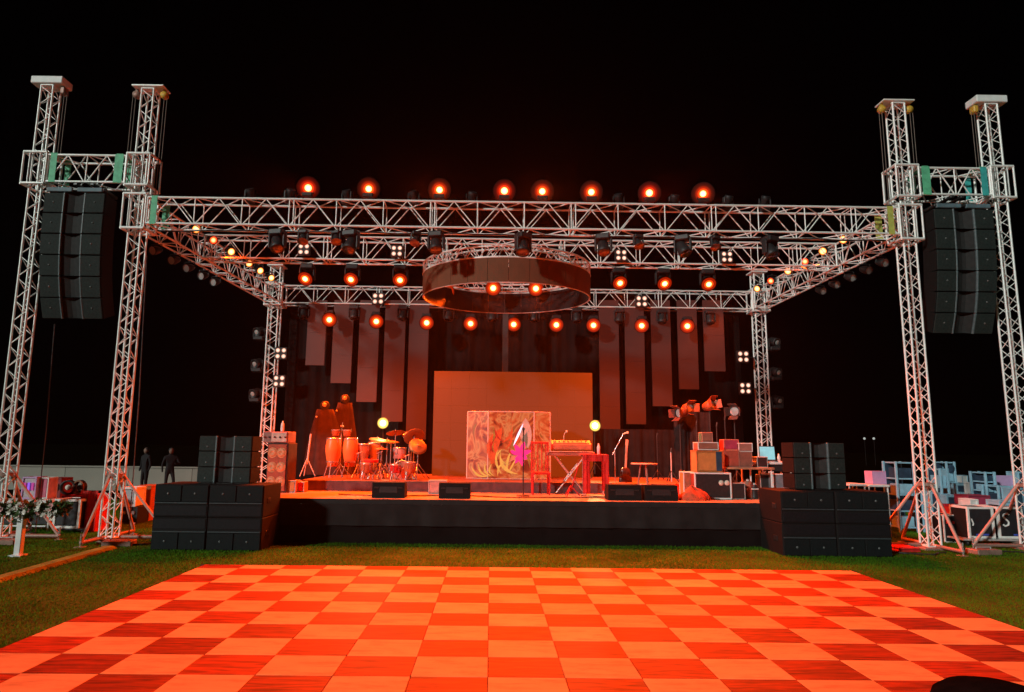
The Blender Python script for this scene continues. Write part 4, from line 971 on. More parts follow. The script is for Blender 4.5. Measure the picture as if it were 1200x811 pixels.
# red draped table
x0, z0, wd, h = pbox(684, 533, 712, 575, 14.6); h = at(700, 533, 14.6).z-SZ
t = thing('draped_table', 'small table under a hanging red cloth beside the keyboards', 'table', (x0, 14.6, SZ+.002))
for a in (-1, 1):
    for b in (-1, 1): bar(t, 'leg', (a*wd*.42, .2+b*.17, 0), (a*wd*.42, .2+b*.17, h-.03), .018, CHROME)
boxpart(t, 'table_top', (0, .2, h-.02), (wd, .42, .03), BLACKP, .004)
part('cloth', MB().box((0, .2, h+.002), (wd+.03, .45, .012), .005), RED, t)
for s in (-1, 1): part('cloth_fall', cloth_sheet(.16, .06 if s < 0 else .12, h, .02, 40, 5+s, 24), RED, t, (s*(wd/2-.06), -.03, 0))
part('cloth_fall', cloth_sheet(wd+.02, h-.14, h, .012, 25, 4, 40), RED, t, (0, -.03, 0))
tag(part('water_bottle', MB().lathe([(.001, 0), (.034, 0), (.036, .14), (.028, .18), (.014, .205), (.014, .23), (.001, .232)], 12), WHITE, None, (x0+.1, 14.8, SZ+h+.012)), 'small pale bottle on the red draped table', 'bottle')
t = thing('pedal_stand', 'low chrome hi-hat style stand under the red draped table edge', 'stand', (x0-.55, 14.5, SZ+.002)); bar(t, 'pole', (0, 0, .1), (.16, 0, .62), .012, RED); stand_legs(t, 3, .2, .22, RED)
# microphone stands
def mic(px, pyb, pyt, boom, lb, Y=None, col=CHROME):
    p = atz(px, pyb, SZ) if Y is None else at(px, pyb, Y); h = at(px, pyt, p.y).z-SZ
    t = thing('microphone_stand', lb, 'microphone stand', (p.x, p.y, SZ+.002))
    part('base', MB().lathe([(.001, 0), (.14, 0), (.14, .015), (.02, .035), (.001, .035)], 18), BLACKM, t)
    if boom:
        bar(t, 'pole', (0, 0, .03), (0, 0, h*.72), .012, col); bar(t, 'boom_arm', (-.06, 0, h*.62), (boom*.45, -.05, h*.98), .009, col)
        part('microphone', MB().tube((boom*.45, -.05, h*.98), (boom*.62, -.08, h), .016, .018).lathe([(.001, -.03), (.026, -.02), (.028, .01), (.001, .035)], 12, (boom*.65, -.085, h)), CREAM, t)
    else:
        bar(t, 'pole', (0, 0, .03), (0, 0, h-.1), .012, col)
        part('microphone', MB().tube((0, 0, h-.1), (.0, -.03, h+.02), .014, .018).lathe([(.001, -.03), (.026, -.02), (.028, .01), (.001, .035)], 12, (0, -.035, h+.045)), BLACKP, t)
mic(613, 581.5, 505, 0, 'straight microphone stand at the stage edge before the booth', col=BLACKM)
mic(721, 566, 507, .45, 'boom microphone stand beside the yellow lamp near the keyboards', 16.0)
p = at(733, 567, 16.0)
t = thing('guitar_stand', 'slim pale guitar neck leaning on a stand beside the boom microphone', 'guitar stand', (p.x, 16.0, SZ+.002)); h = at(733, 517, 16.0).z-SZ
bar(t, 'pole', (0, .05, 0.02), (.03, .08, h*.9), .014, BLACKM); stand_legs(t, 3, .2, .3, BLACKM); part('neck', MB().box((.02, 0, h*.62), (.05, .025, h*.62), .006, Matrix.Rotation(R_(4), 3, 'Y')).box((.05, 0, h*.97), (.07, .02, .14), .008, Matrix.Rotation(R_(6), 3, 'Y')), mat('pale maple neck', (.55, .32, .22), .4), t)
part('guitar_body', MB().lathe([(.001, -.03), (.14, -.03), (.16, 0), (.14, .03), (.001, .03)], 18, q=q), mat('dark guitar body', (.05, .02, .015), .25), t, (0, .0, .28)); part('guitar_body', MB().lathe([(.001, -.03), (.11, -.03), (.125, 0), (.11, .03), (.001, .03)], 18, q=q), mat('dark guitar body', (.05, .02, .015), .25), t, (0, .001, .46))
# small round table
p = at(757.5, 580, 13.9); h = at(757, 544, 13.9).z-SZ
t = thing('round_side_table', 'small pale round table on spread legs between two wedge monitors', 'table', (p.x, 14.05, SZ+.002))
part('top', MB().lathe([(.001, h-.012), (.26, h-.012), (.275, h), (.26, h+.014), (.001, h+.014)], 24), mat('pale table top', (.70, .36, .30), .5), t)
for i in range(3):
    a = i*2.094+.9; bar(t, 'leg', (.07*math.cos(a), .07*math.sin(a), h-.012), (.17*math.cos(a), .17*math.sin(a), .0), .016, mat('table leg paint', (.5, .16, .12), .5))
bar(t, 'leg_ring', (0, 0, h*.4), (0, 0, h*.42), .12, ALUD, 14)
# red cloth heap
p = at(793, 570, 15.0)
rr = random.Random(3)
t = thing('cloth_heap', 'crumpled red cloth heap on the deck beside the wedge monitors', 'cloth', (p.x, 15.0, SZ+.002))
V = []; F = []; n = 22; K = 7
for k in range(K+1):
    f_ = k/K
    for i in range(n):
        a = 2*math.pi*i/n; r = .30*(1-f_**1.6)*(1+.18*math.sin(3*a+2*f_)+.1*math.sin(7*a)+rr.uniform(-.06, .06)); V.append((r*math.cos(a), r*.7*math.sin(a), .24*f_**.8*(1+.15*math.sin(2*a))))
for k in range(K):
    for i in range(n): F.append((k*n+i, k*n+(i+1) % n, (k+1)*n+(i+1) % n, (k+1)*n+i))
part('cloth', MB().add(V, F, True), RED, t)

# lamps on stands behind the desk
def stand_lamp(px, py, Y, d, lb, m, head='box', sc=1.0, zb=SZ):
    p = at(px, py, Y); t = thing('stand_lamp', lb, 'stage lamp', (p.x, Y, zb+.002)); h = p.z-zb
    bar(t, 'pole', (0, .05, .2), (0, .05, h-.08), .020, BLACKM); stand_legs(t, 3, .35, .5, BLACKM)
    qd = Vector(d).to_track_quat('Z', 'Y')
    part('can', MB().lathe([(.001, -.20), (.10, -.19), (.13, -.05), (.14, .08), (.12, .08)], 14, q=qd), m, t, (0, 0, h))
    for a in range(4):
        R4 = qd.to_matrix() @ Matrix.Rotation(a*math.pi/2, 3, 'Z')
        c = R4 @ Vector((.155, 0, .15)); part('barn_door', MB().box(c, (.012, .22, .17), .003, R4 @ Matrix.Rotation(R_(25), 3, 'Y')), m, t, (0, 0, h))
    part('lens', MB().lathe([(.001, .05), (.11, .04)], 14, q=qd), GLASSG, t, (0, 0, h))
    return t
OL = mat('orange painted lamp', (.26, .085, .03), .5, 0, .2, 8)
stand_lamp(797, 484, 17.6, (-.8, -.5, -.1), 'pale lamp facing the screen on the stand nearest the red cloth heap', mat('pale lamp', (.12, .06, .05), .5))
stand_lamp(807, 478, 18.2, (.3, -1, 0), 'orange barn-door lamp above the dark cloth drop', OL)
stand_lamp(832, 475, 17.4, (.5, -.9, .25), 'orange barn-door lamp tilted upward on its own tall stand', OL)
stand_lamp(861, 482, 16.8, (-.6, -.8, -.1), 'grey round lamp on the stand beside the lattice leg', mat('grey lamp', (.05, .045, .045), .45))
t = tag(part('cloth_drop', cloth_sheet(.95, 0, 2.0, .05, 16, 31, 60), CLOTHB, None, (at(812, 540, 18.0).x, 18.0, SZ+.002)), 'dark cloth drop hanging between the orange barn-door lamps', 'curtain')

# mixing and amplifier cluster
CY = 14.1
x0, z0, wd, h = pbox(814, 554, 857, 588, CY); hA = h
case(x0, CY, SZ, wd*.98, .55, at(835, 554, CY).z-SZ, 'wide white-edged amplifier case under the orange speaker cabinet', mat('red case side', (.30, .05, .03), .6), WHITE, BLACKP, False, cat='amplifier case', mark=lambda t, w_, h_: [part('emblem', MB().lathe([(.001, -.02), (.05, -.015), (.055, 0)], 14, q=Quaternion((1, 0, 0), math.pi/2).inverted()), CREAM, t, (w_*.30+a*.06, -.014, h_*.62)) for a in (-1, 1)])
zA = SZ+(at(835, 554, CY).z-SZ)
x1, z1, wd1, h1 = pbox(816.5, 528, 846, 554, CY+.05)
t = case(x1, CY+.05, zA, wd1, .4, h1-.01, 'orange speaker cabinet with black grille stacked on the amplifier case', ORNG, mat('orange edge', (.5, .15, .04), .6), ORNG, False, cat='speaker', nm='speaker_cabinet'); part('side_grille', MB().box((wd1*.36, -.02, h1/2), (wd1*.22, .012, h1*.86), .003), DKBLUE, t)
x2, z2, wd2, h2 = pbox(818, 519, 842, 528, CY+.1)
case(x2, CY+.1, zA+h1, wd2, .34, h2, 'small pale-edged mixer on the orange speaker cabinet', mat('mixer red', (.4, .08, .05), .6), WHITE, mat('mixer face', (.35, .12, .08), .5), False, tr=.018, cat='mixer', nm='small_mixer')
x3, z3, wd3, h3 = pbox(801, 553, 813.5, 572, CY+.3)
case(x3, CY+.3, SZ, wd3, .3, at(806, 553, CY+.3).z-SZ, 'small orange combo amplifier beside the wide amplifier case', ORNG, WHITE, mat('combo grille', (.35, .12, .06), .8), False, tr=.022, cat='amplifier', nm='combo_amplifier')
t = thing('cloth_heap', 'orange-red cloth bundle on the deck below the combo amplifier', 'cloth', (at(812, 583, 13.75).x, 13.75, SZ+.002))
V2 = [(v[0]*1.05, v[1]*.6, v[2]*1.1) for v in V]; part('cloth', MB().add(V2, F, True), mat('orange red cloth', (.55, .10, .04), .8), t)
# desk with racks
x4, z4, wd4, h4 = pbox(847, 546, 905, 588, CY+.2); hd = at(875, 548, CY+.2).z-SZ
t = thing('equipment_desk', 'orange-lit folding desk crowded with small racks beside the amplifier case', 'desk', (x4+.05, CY+.2, SZ+.002))
boxpart(t, 'desk_top', (0, .3, hd-.02), (wd4, .6, .04), mat('desk ply', (.45, .22, .12), .5), .006)
for a in (-1, 1):
    for b in (-.22, .22): bar(t, 'leg', (a*wd4*.46, .3+b, 0), (a*wd4*.46, .3+b, hd-.04), .018, ALU)
bar(t, 'stretcher', (-wd4*.46, .08, .2), (wd4*.46, .08, .2), .014, ALU)
for (a0, b0, a1, b1, dy, lb, m, f, nm, cat) in [(846, 514, 863, 526, .35, 'bright red box of cables on a rack over the desk', RED, CRIM, 'cable_box', 'box'), (849, 526, 866, 546, .10, 'small red-faced rack standing on the desk', mat('rack body', (.2, .06, .05), .5), mat('rack face red', (.42, .08, .05), .5), 'small_rack', 'rack unit'), (866, 528, 881, 546, .12, 'small brown-faced rack beside the red-faced one', mat('rack body', (.2, .06, .05), .5), mat('rack face brown', (.28, .10, .07), .5), 'small_rack', 'rack unit'), (865, 518, 881, 528, .16, 'pale-edged effects unit stacked on the brown-faced rack', mat('rack body', (.2, .06, .05), .5), mat('fx face2', (.4, .16, .12), .5), 'effects_rack', 'rack unit')]:
    xx, zz, ww, hh = pbox(a0, b0, a1, b1, CY+.2+dy)
    zb = SZ+hd
    if 'effects' in lb: zb = SZ+hd+pbox(866, 528, 881, 546, CY+.32)[3]+.002
    if 'cables' in lb: zb = SZ+hd+pbox(849, 526, 866, 546, CY+.30)[3]+.002
    case(xx, CY+.25+dy*.5, zb, ww, .28, hh, lb, m, ALU if 'pale' in lb else mat('rust trim', (.5, .2, .15), .5), f, False, tr=.016, cat=cat, nm=nm)
rr = random.Random(12)
for i, (px, py, r, h_, m, lb) in enumerate([(864, 583, .10, .30, BLACKP, 'black cable drum under the desk'), (876, 584, .09, .36, mat('rusty tin', (.4, .15, .1), .5), 'rust-coloured canister under the desk'), (888, 585, .08, .28, BLACKM, 'small dark canister under the desk end')]):
    p = atz(px, py, SZ); t = thing('canister', lb, 'canister', (p.x, CY+.35, SZ+.002)); part('body', MB().lathe([(.001, 0), (r, 0), (r*1.05, .02), (r, .04), (r, h_-.05), (r*1.06, h_-.03), (r*.7, h_), (.001, h_)], 16), m, t); part('cap', MB().lathe([(r*.35, h_), (r*.35, h_+.04), (.001, h_+.045)], 12), ALUD, t)
# denser gear behind and under the desk
for (a0, b0, a1, b1, Y, lb, m, tr_, f) in [(843, 530, 850, 546, 14.9, 'narrow red rack standing behind the desk edge', RED, CRIM, mat('rack face dark', (.05, .02, .02), .5)),
        (881, 534, 893, 546, 14.85, 'black rack unit between the brown-faced rack and the laptop', BLACKP, ALUD, mat('rack face dark', (.05, .02, .02), .5)),
        (858, 568, 873, 587, 14.15, 'black amplifier under the desk with a silver rim', BLACKP, ALUD, BLACKP), (892, 560, 905, 587, 14.75, 'tall black case under the laptop table', BLACKP, ALUD, BLACKP), (826, 508, 838, 519, 14.5, 'small dark mixer perched over the pale-edged mixer', BLACKP, mat('rust trim', (.5, .2, .15), .5), mat('mixer face', (.35, .12, .08), .5))]:
    xx, zz, ww, hh = pbox(a0, b0, a1, b1, Y)
    zb = SZ
    if 'perched' in lb: zb = zA+h1+h2+.004; xx = x2; Y = CY+.14
    if 'between' in lb or 'narrow red' in lb: zb = SZ+hd; Y = CY+.45
    case(xx, Y, zb, ww, .26, hh, lb, m, tr_, f, False, tr=.016, cat='rack unit', nm='small_rack')
for px, pt, Y, lb in ((842, 500, 16.3, 'bare dark stand behind the red cable box'), (852, 492, 17.2, 'tall bare dark stand near the grey round lamp'), (818, 498, 17.0, 'bare dark stand before the tilted orange lamp'), (787, 530, 16.4, 'short pale stand beside the cloth drop'), (771, 512, 17.5, 'bare dark stand beside the low charcoal curtain')):
    p = at(px, 560, Y); h_ = at(px, pt, Y).z-SZ; t = thing('hardware_stand', lb, 'stand', (p.x, Y, SZ+.002)); bar(t, 'pole', (0, 0, .1), (0, 0, h_), .016, ALUD if 'pale' in lb else BLACKM); stand_legs(t, 3, .32, .5, BLACKM, ph=px); bar(t, 'top_spigot', (0, 0, h_), (.02, 0, h_+.1), .022, BLACKM, 6)
loose([(4.45, 13.75, 0), (4.8, 13.6, 0), (5.2, 13.75, 0), (5.5, 13.6, 0)], .014, 'tangled black cable before the desk legs', wob=.16, seed=14, z=SZ+.016) if 'loose' in globals() else None
# laptop table with case
x5, z5, wd5, h5 = pbox(879, 541, 929, 552, 14.6); hl = at(900, 541, 14.6).z-SZ
t = thing('laptop_table', 'white-edged table holding the open laptop beside the subwoofers', 'table', (x5, 14.6, SZ+.002))
boxpart(t, 'table_top', (0, .3, hl-.03), (wd5, .6, .06), WHITE, .008)
for a in (-1, 1):
    for b in (0.05, .55): bar(t, 'leg', (a*wd5*.47, b, 0), (a*wd5*.47, b, hl-.06), .02, WHITE)
boxpart(t, 'drawer', (wd5*.15, .3, hl-.14), (wd5*.5, .5, .14), BLACKP, .008)
x6, z6, wd6, h6 = pbox(906, 552, 930, 573, 14.5)
case(x6, 14.52, SZ, wd6, .4, hl-.25, 'grey case with white rails under the laptop table', mat('blue grey case', (.14, .18, .20), .5), WHITE, mat('blue grey face', (.16, .20, .23), .5), False)
xx, zz, ww, hh = pbox(894, 519, 909, 536, 14.75)
t = thing('laptop', 'open laptop with glowing pale blue screen on the white table', 'laptop', (xx-.02, 14.75, SZ+hl+.002), R_(-12))
boxpart(t, 'keyboard_deck', (0, .0, .012), (ww*1.15, .26, .022), BLACKM, .004)
Rl = Matrix.Rotation(R_(-14), 3, 'X'); part('lid', MB().box((0, .16, hh/2+.02), (ww*1.12, .012, hh), .003, Rl), BLACKM, t); part('screen', MB().box((0, .150, hh/2+.02), (ww*1.04, .004, hh*.9), 0, Rl), SCREEN, t)
tag(part('water_bottle', MB().lathe([(.001, 0), (.03, 0), (.032, .10), (.014, .14), (.014, .165), (.001, .166)], 12), WHITE, None, (at(914, 540, 14.7).x, 14.75, SZ+hl+.002)), 'small clear bottle beside the open laptop', 'bottle')

# ------------------------------------------------------------------ flight cases and racks on the lawn, desk side
def ground_case(x0, y0, x1, Y, lb, d=.5, z=None, y1=None, **k):
    a = at(x0, y0, Y); b = at(x1, y0, Y); zb = 0 if z is None else z
    h = (a.z+b.z)/2-zb if y1 is None else abs(at(x0, y0, Y).z-at(x0, y1, Y).z)
    return case((a.x+b.x)/2, Y, zb, b.x-a.x, d, h, lb, **k), zb+h
FACE = mat('case front black', (.016, .018, .022), .5, 0, .3, 10)
def s_mark(t, w_, h_):
    P_ = [(.16, .30), (.05, .36), (-.10, .30), (-.12, .18), (.02, .06), (.12, -.04), (.10, -.18), (-.06, -.24), (-.16, -.16)]
    part('letter_s', MB().path([(-w_*.18+x*.42, -.018, h_*.55+z*.42) for x, z in P_], .018, 6), WHITE, t)
    part('blue_print', MB().box((w_*.22, -.015, h_*.12), (w_*.3, .004, h_*.05)), mat('blue print', (.05, .10, .55), .5), t)
def w_mark(t, w_, h_):
    part('white_print', MB().path([(-w_*.36, -.018, h_*.62), (-w_*.30, -.018, h_*.46), (-w_*.33, -.018, h_*.40)], .014, 6), WHITE, t)
    part('blue_print', MB().box((w_*.02, -.015, h_*.12), (w_*.5, .004, h_*.05)), mat('blue print', (.05, .10, .55), .5), t)
# low dolly carrying the two big cases
dl = at(1165, 637, 13.9)
t = thing('case_dolly', 'low wheeled metal dolly under the two black flight cases', 'dolly', (at(1164, 640, 13.75).x, 13.7, 0)); boxpart(t, 'platform', (0, .3, .13), (1.25, .62, .035), ALUD, .006)
for a in (-.5, .5):
    for b in (.08, .52): part('castor', MB().lathe([(.001, -.018), (.05, -.018), (.055, 0), (.05, .018), (.001, .018)], 12, q=Quaternion((0, 1, 0), math.pi/2)).box((0, 0, .05), (.03, .05, .05)), BLACKM, t, (a, b, .056))
ground_case(1132, 594, 1163, 13.78, 'black flight case with silver edges and slim white print', .5, .15, mark=w_mark, face=FACE, lid=False, tr=.045)
c2, _ = ground_case(1167, 594, 1197, 13.80, 'black flight case with silver edges and large curled white letter', .5, .15, mark=s_mark, face=FACE, lid=False, tr=.045)
ground_case(1104, 603, 1121, 14.2, 'narrow black flight case with red prints behind the lattice tower', .45, 0, face=FACE, lid=False, tr=.03, mark=lambda t, w_, h_: [part('red_print', MB().box((a*w_, -.016, h_*.72), (w_*.2, .006, h_*.08)), RED, t) for a in (-.2, .2)])
_, zr = ground_case(1112, 604, 1131, 15.0, 'low black trunk carrying the bright red box', .5, 0, m=BLACKP, trim=BLACKM)
ground_case(1112, 592, 1131, 15.05, 'bright red plastic box on the low black trunk', .4, zr+.003, y1=603.5, m=RED, trim=CRIM, lid=False, cat='box', nm='red_box')
_, zr = ground_case(1132, 593, 1162, 15.3, 'long black trunk under the crimson covered box', .5, 0, m=BLACKP, trim=BLACKM)
ground_case(1134, 580, 1160, 15.35, 'crimson fabric-covered box on the long black trunk', .45, zr+.003, y1=592, m=CRIM, trim=mat('crimson edge', (.30, .03, .06), .8), lid=False, cat='box', nm='covered_box')
_, zr = ground_case(1107, 593.5, 1129, 16.3, 'dark trunk under the pale-framed blue case', .5, 0, m=BLACKP, trim=BLACKM)
_, zq = ground_case(1108, 580, 1128, 16.3, 'pale-framed case with dark blue front, low behind the red box', .5, zr+.003, y1=593, m=PALEB, trim=PALEB, face=DKBLUE, lid=False, tr=.05)
_, zr = ground_case(1118, 580, 1140, 17.5, 'dark trunk under the wide pale-framed case', .5, 0, m=BLACKP, trim=BLACKM)
_, zq = ground_case(1118.5, 566, 1139, 17.5, 'wide pale-framed case with dark front and a small white box on it', .5, zr+.003, y1=579.5, m=PALEB, trim=PALEB, face=DKBLUE, lid=False, tr=.06)
ground_case(1127, 557, 1134, 17.6, 'small white box on the wide pale-framed case', .2, zq+.003, y1=566, m=WHITE, trim=PALEB, lid=False, tr=.015, cat='box', nm='white_box')
def rack(x0, y0, x1, Y, lb, rows, mk=None, z=0.0, d=.5, m=PALEB):
    """open pale rack: uprights, shelves and dark units between them"""
    a = at(x0, y0, Y); b = at(x1, y0, Y); wd = b.x-a.x; h = (a.z+b.z)/2-z
    t = thing('open_rack', lb, 'rack', ((a.x+b.x)/2, Y, z+.002))
    for s in (-1, 1):
        for yy in (0, d): boxpart(t, 'upright', (s*(wd/2-.025), yy, h/2), (.05, .05, h), m, .006)
    part('back_board', MB().box((0, d-.04, h*.55), (wd-.1, .02, h*.85)), DKBLUE, t)
    n = rows
    for i in range(n+1): boxpart(t, 'shelf', (0, d/2, .12+(h-.15)*i/n), (wd-.09, d-.06, .035), m, .006)
    rr2 = random.Random(int(x0))
    for i in range(n):
        z0_ = .14+(h-.15)*i/n; hh = (h-.15)/n*.62
        boxpart(t, 'rack_unit', (rr2.uniform(-.02, .02), d*.42, z0_+hh/2), (wd*.72, d*.7, hh), DKBLUE if i % 2 else PALEB, .008)
    return t, h
rack(1048, 541, 1071, 15.8, 'tall open pale blue rack beside the lattice tower strut', 4)
rack(1100, 549, 1111, 16.8, 'narrow open pale blue rack behind the lattice tower', 3)
t, _ = rack(1107.5, 541, 1119, 18.2, 'narrow pale rack topped by a round dark speaker', 3); p = at(1113, 548, 18.2); part('round_speaker', MB().lathe([(.001, .0), (.03, .01), (.10, -.02), (.115, -.03)], 16, q=Quaternion((1, 0, 0), math.pi/2)), DKBLUE, t, (0, -.045, p.z-.03))
rack(1153, 553, 1166, 16.0, 'tall pale blue ladder rack behind the crimson box', 6)
rack(1168, 569, 1188, 15.6, 'wide pale blue rack with a lilac board standing behind', 2)
t = thing('lilac_board', 'wide lilac board standing behind the pale blue racks', 'board', ((at(1178, 560, 16.6)).x, 16.6, 0.002)); hb = at(1178, 557, 16.6).z
part('panel', MB().box((0, 0, hb/2), (.62, .04, hb-.01), .006), LILAC, t)
for s in (-1, 1): bar(t, 'prop', (s*.22, .03, hb*.7), (s*.22, .5, .01), .02, ALUD)
# small pale boxes filling the gaps of the pile
zs_ = at(1182, 594, 13.8).z
for x0, y0, x1, Y, zb, y1, lb, m, f in [(1170, 587, 1192, 13.95, zs_+.004, 593.5, 'flat pale blue tray on the lettered flight case', PALEB, None), (1187, 572, 1199, 15.1, 0, None, 'tall pale blue carton behind the lettered flight case', PALEB, DKBLUE),
        (1141, 566, 1151, 16.9, 0, None, 'tall white carton between the wide case and the ladder rack', WHITE, mat('crate grey', (.42, .45, .47), .6)), (1090, 577, 1101, 15.6, 0, None, 'pale blue carton just behind the lattice tower', PALEB, DKBLUE), (1192, 553, 1204, 16.4, 0, None, 'tall pale rack case beside the lilac board', PALEB, DKBLUE), (1072, 571, 1086, 17.4, 0, None, 'white-edged dark case beyond the lattice tower', DKBLUE, FACE), (1136, 585, 1146, 14.6, 0, None, 'small white box behind the slim printed flight case', WHITE, None), (1120, 583, 1131, 16.9, 0, None, 'blue-fronted white carton behind the bright red box', WHITE, DKBLUE)]:
    ground_case(x0, y0, x1, Y, lb, .35, zb, y1=y1, m=m, trim=WHITE if m is DKBLUE else m, face=f, lid=False, tr=.035, cat='box', nm='carton')
# white tables behind the subwoofers with the lilac carton
for x0, x1, y0, Y, lb in ((995, 1016, 567, 15.0, 'white folding table behind the subwoofer block, nearer the loudspeaker stack'), (1018, 1043, 568, 15.0, 'white folding table carrying the lilac carton')):
    a = at(x0, y0, Y); b = at(x1, y0, Y); wd = b.x-a.x; h = a.z
    t = thing('folding_table', lb, 'table', ((a.x+b.x)/2, Y, .002)); boxpart(t, 'table_top', (0, .3, h-.025), (wd, .6, .05), WHITE, .008)
    for s in (-1, 1):
        for yy in (.05, .55): bar(t, 'leg', (s*(wd/2-.03), yy, 0), (s*(wd/2-.03), yy, h-.05), .018, WHITE)
    for yy in (.05, .55): bar(t, 'stretcher', (-(wd/2-.03), yy, .25), (wd/2-.03, yy, .25), .012, WHITE)
ground_case(1021.5, 552, 1038, 15.2, 'lilac carton on the white folding table', .3, at(1020, 568, 15.0).z+.004, y1=567, m=LILAC, trim=LILAC, lid=False, cat='carton', nm='carton', tr=.012)
t = thing('red_mat', 'folded red mat on the grass beside the subwoofers', 'mat', (at(1057, 646, 13.0).x, 12.75, .002)); [boxpart(t, 'fold', (0, .25, .03+.045*i), (.42-.03*i, .5, .04), RED, .012) for i in range(2)]
# small far lamps on a dark pole line
for px, py in ((1013, 514), (1024, 514)):
    p = at(px, py, 90); t = thing('far_lamp_post', 'tiny lit lamp on a far post beyond the racks', 'lamp post', (p.x, 90, 0), group='far lamp posts'); bar(t, 'post', (0, 0, 0), (0, 0, p.z), .03, CLOTHB)
    part('lantern', MB().lathe([(.001, -.16), (.14, -.10), (.16, 0), (.10, .14), (.001, .17)], 10), mat('far lantern', (.5, .5, .5), .5, emit=(.6, .65, .6), estr=.35), t, (0, 0, p.z), None)

# ------------------------------------------------------------------ lawn, congas side
# low white wall
a = at(48, 546, 27); b = at(300, 546, 27)
t = thing('garden_wall', 'low pale wall across the dark lawn beyond the cases', 'wall', (a.x-4, 27, 0)); L = b.x-a.x+4; hw = at(120, 546, 27).z
n = 5
for i in range(n): boxpart(t, 'wall_panel', ((i+.5)*L/n, .1, hw/2-.03), (L/n-.01, .2, hw-.06), WALLW, .006)
boxpart(t, 'coping', (L/2, .1, hw-.03), (L, .3, .06), WALLW, .012)

def person(px, Y, lb, pose):
    p = at(px, 575, Y); t = thing('person', lb, 'person', (p.x, Y, 0), R_(35 if pose else -28))
    J = dict(pel=(0, 0, .92), sp=(0, 0, 1.12), ch=(0, .0, 1.32), nk=(0, 0, 1.45), hd=(0, -.01, 1.55), ht=(0, -.01, 1.66),
             ls=(-.18, 0, 1.38), le=(-.25, .02, 1.10), lh=(-.24, -.06, .86), rs=(.18, 0, 1.38), re=(.25, .02, 1.10), rh=(.24, -.06, .86),
             lk=(-.10, -.02, .50), la=(-.11, .02, .08), lt=(-.12, -.14, .04), rk=(.11, -.02, .50), ra=(.12, .02, .08), rt=(.13, -.14, .04), lhip=(-.09, 0, .88), rhip=(.09, 0, .88))
    if pose: J['re'] = (.30, -.08, 1.14); J['rh'] = (.10, -.26, 1.16); J['rk'] = (.14, -.08, .50)
    names = list(J); rad = dict(pel=.13, sp=.125, ch=.145, nk=.055, hd=.085, ht=.075, ls=.065, le=.045, lh=.035, rs=.065, re=.045, rh=.035, lk=.06, la=.04, lt=.035, rk=.06, ra=.04, rt=.035, lhip=.09, rhip=.09)
    E_ = [('pel', 'sp'), ('sp', 'ch'), ('ch', 'nk'), ('nk', 'hd'), ('hd', 'ht'), ('ch', 'ls'), ('ls', 'le'), ('le', 'lh'), ('ch', 'rs'), ('rs', 're'), ('re', 'rh'), ('pel', 'lhip'), ('lhip', 'lk'), ('lk', 'la'), ('la', 'lt'), ('pel', 'rhip'), ('rhip', 'rk'), ('rk', 'ra'), ('ra', 'rt')]
    me = bpy.data.meshes.new('body'); me.from_pydata([J[k] for k in names], [(names.index(a), names.index(b)) for a, b in E_], [])
    o = obj('body', me, t); me.materials.append(SHIRT)
    o.modifiers.new('skin', 'SKIN'); o.modifiers.new('sub', 'SUBSURF').levels = 2; o.modifiers['sub'].render_levels = 2
    for i, k in enumerate(names):
        me.skin_vertices[0].data[i].radius = (rad[k], rad[k]*.85)
    me.skin_vertices[0].data[0].use_root = True
    part('face', MB().lathe([(.001, -.10), (.05, -.09), (.078, -.03), (.082, .03), (.06, .09), (.001, .11)], 14), SKIN, t, (0, -.02, 1.585))
    part('hair', MB().lathe([(.088, .0), (.09, .05), (.07, .10), (.001, .125)], 14), BLACKP, t, (0, .0, 1.59))
person(168, 24.5, 'person in dark clothes standing beside the lattice tower before the pale wall', False)
person(197, 24.0, 'person in dark clothes holding hands together before the pale wall', True)

# cases, tables, coils
_, zt = ground_case(65, 585, 96, 14.3, 'black flight case with silver edges beside the red draped case', .5, .10, face=FACE, lid=False, tr=.05)
t = thing('case_dolly', 'low dark dolly under the silver-edged case near the flower post', 'dolly', (at(80, 630, 14.3).x, 14.25, 0)); boxpart(t, 'platform', (0, .3, .082), (.62, .55, .03), BLACKM, .005)
for a in (-.25, .25):
    for b in (.1, .5): part('castor', MB().lathe([(.001, -.015), (.03, -.015), (.033, 0), (.03, .015), (.001, .015)], 10, q=Quaternion((0, 1, 0), math.pi/2)), BLACKM, t, (a, b, .034))
t, _ = ground_case(97, 580, 115, 14.5, 'case wrapped in bright red cloth beside the lattice tower', .5, 0, m=RED, trim=RED, lid=False, tr=.02, cat='draped case', nm='draped_case'); part('cloth_fold', cloth_sheet(.36, .03, .85, .02, 30, 4, 40), RED, t, (0, -.03, 0))
_, zw = ground_case(141, 594, 162, 16.0, 'dark trunk under the white crate', .5, 0, m=BLACKP, trim=BLACKM)
ground_case(142, 571, 161, 16.0, 'white crate with grey front behind the lattice tower', .4, zw+.003, y1=594, m=WHITE, trim=WHITE, face=mat('crate grey', (.42, .45, .47), .6), lid=False, tr=.05, cat='crate', nm='crate')
ground_case(161, 569, 178, 16.6, 'rust orange covered box behind the subwoofers', .6, 0, m=mat('rust cover', (.40, .12, .03), .8, 0, .25, 4), trim=mat('rust cover', (.40, .12, .03), .8), lid=False, cat='box', nm='covered_box')
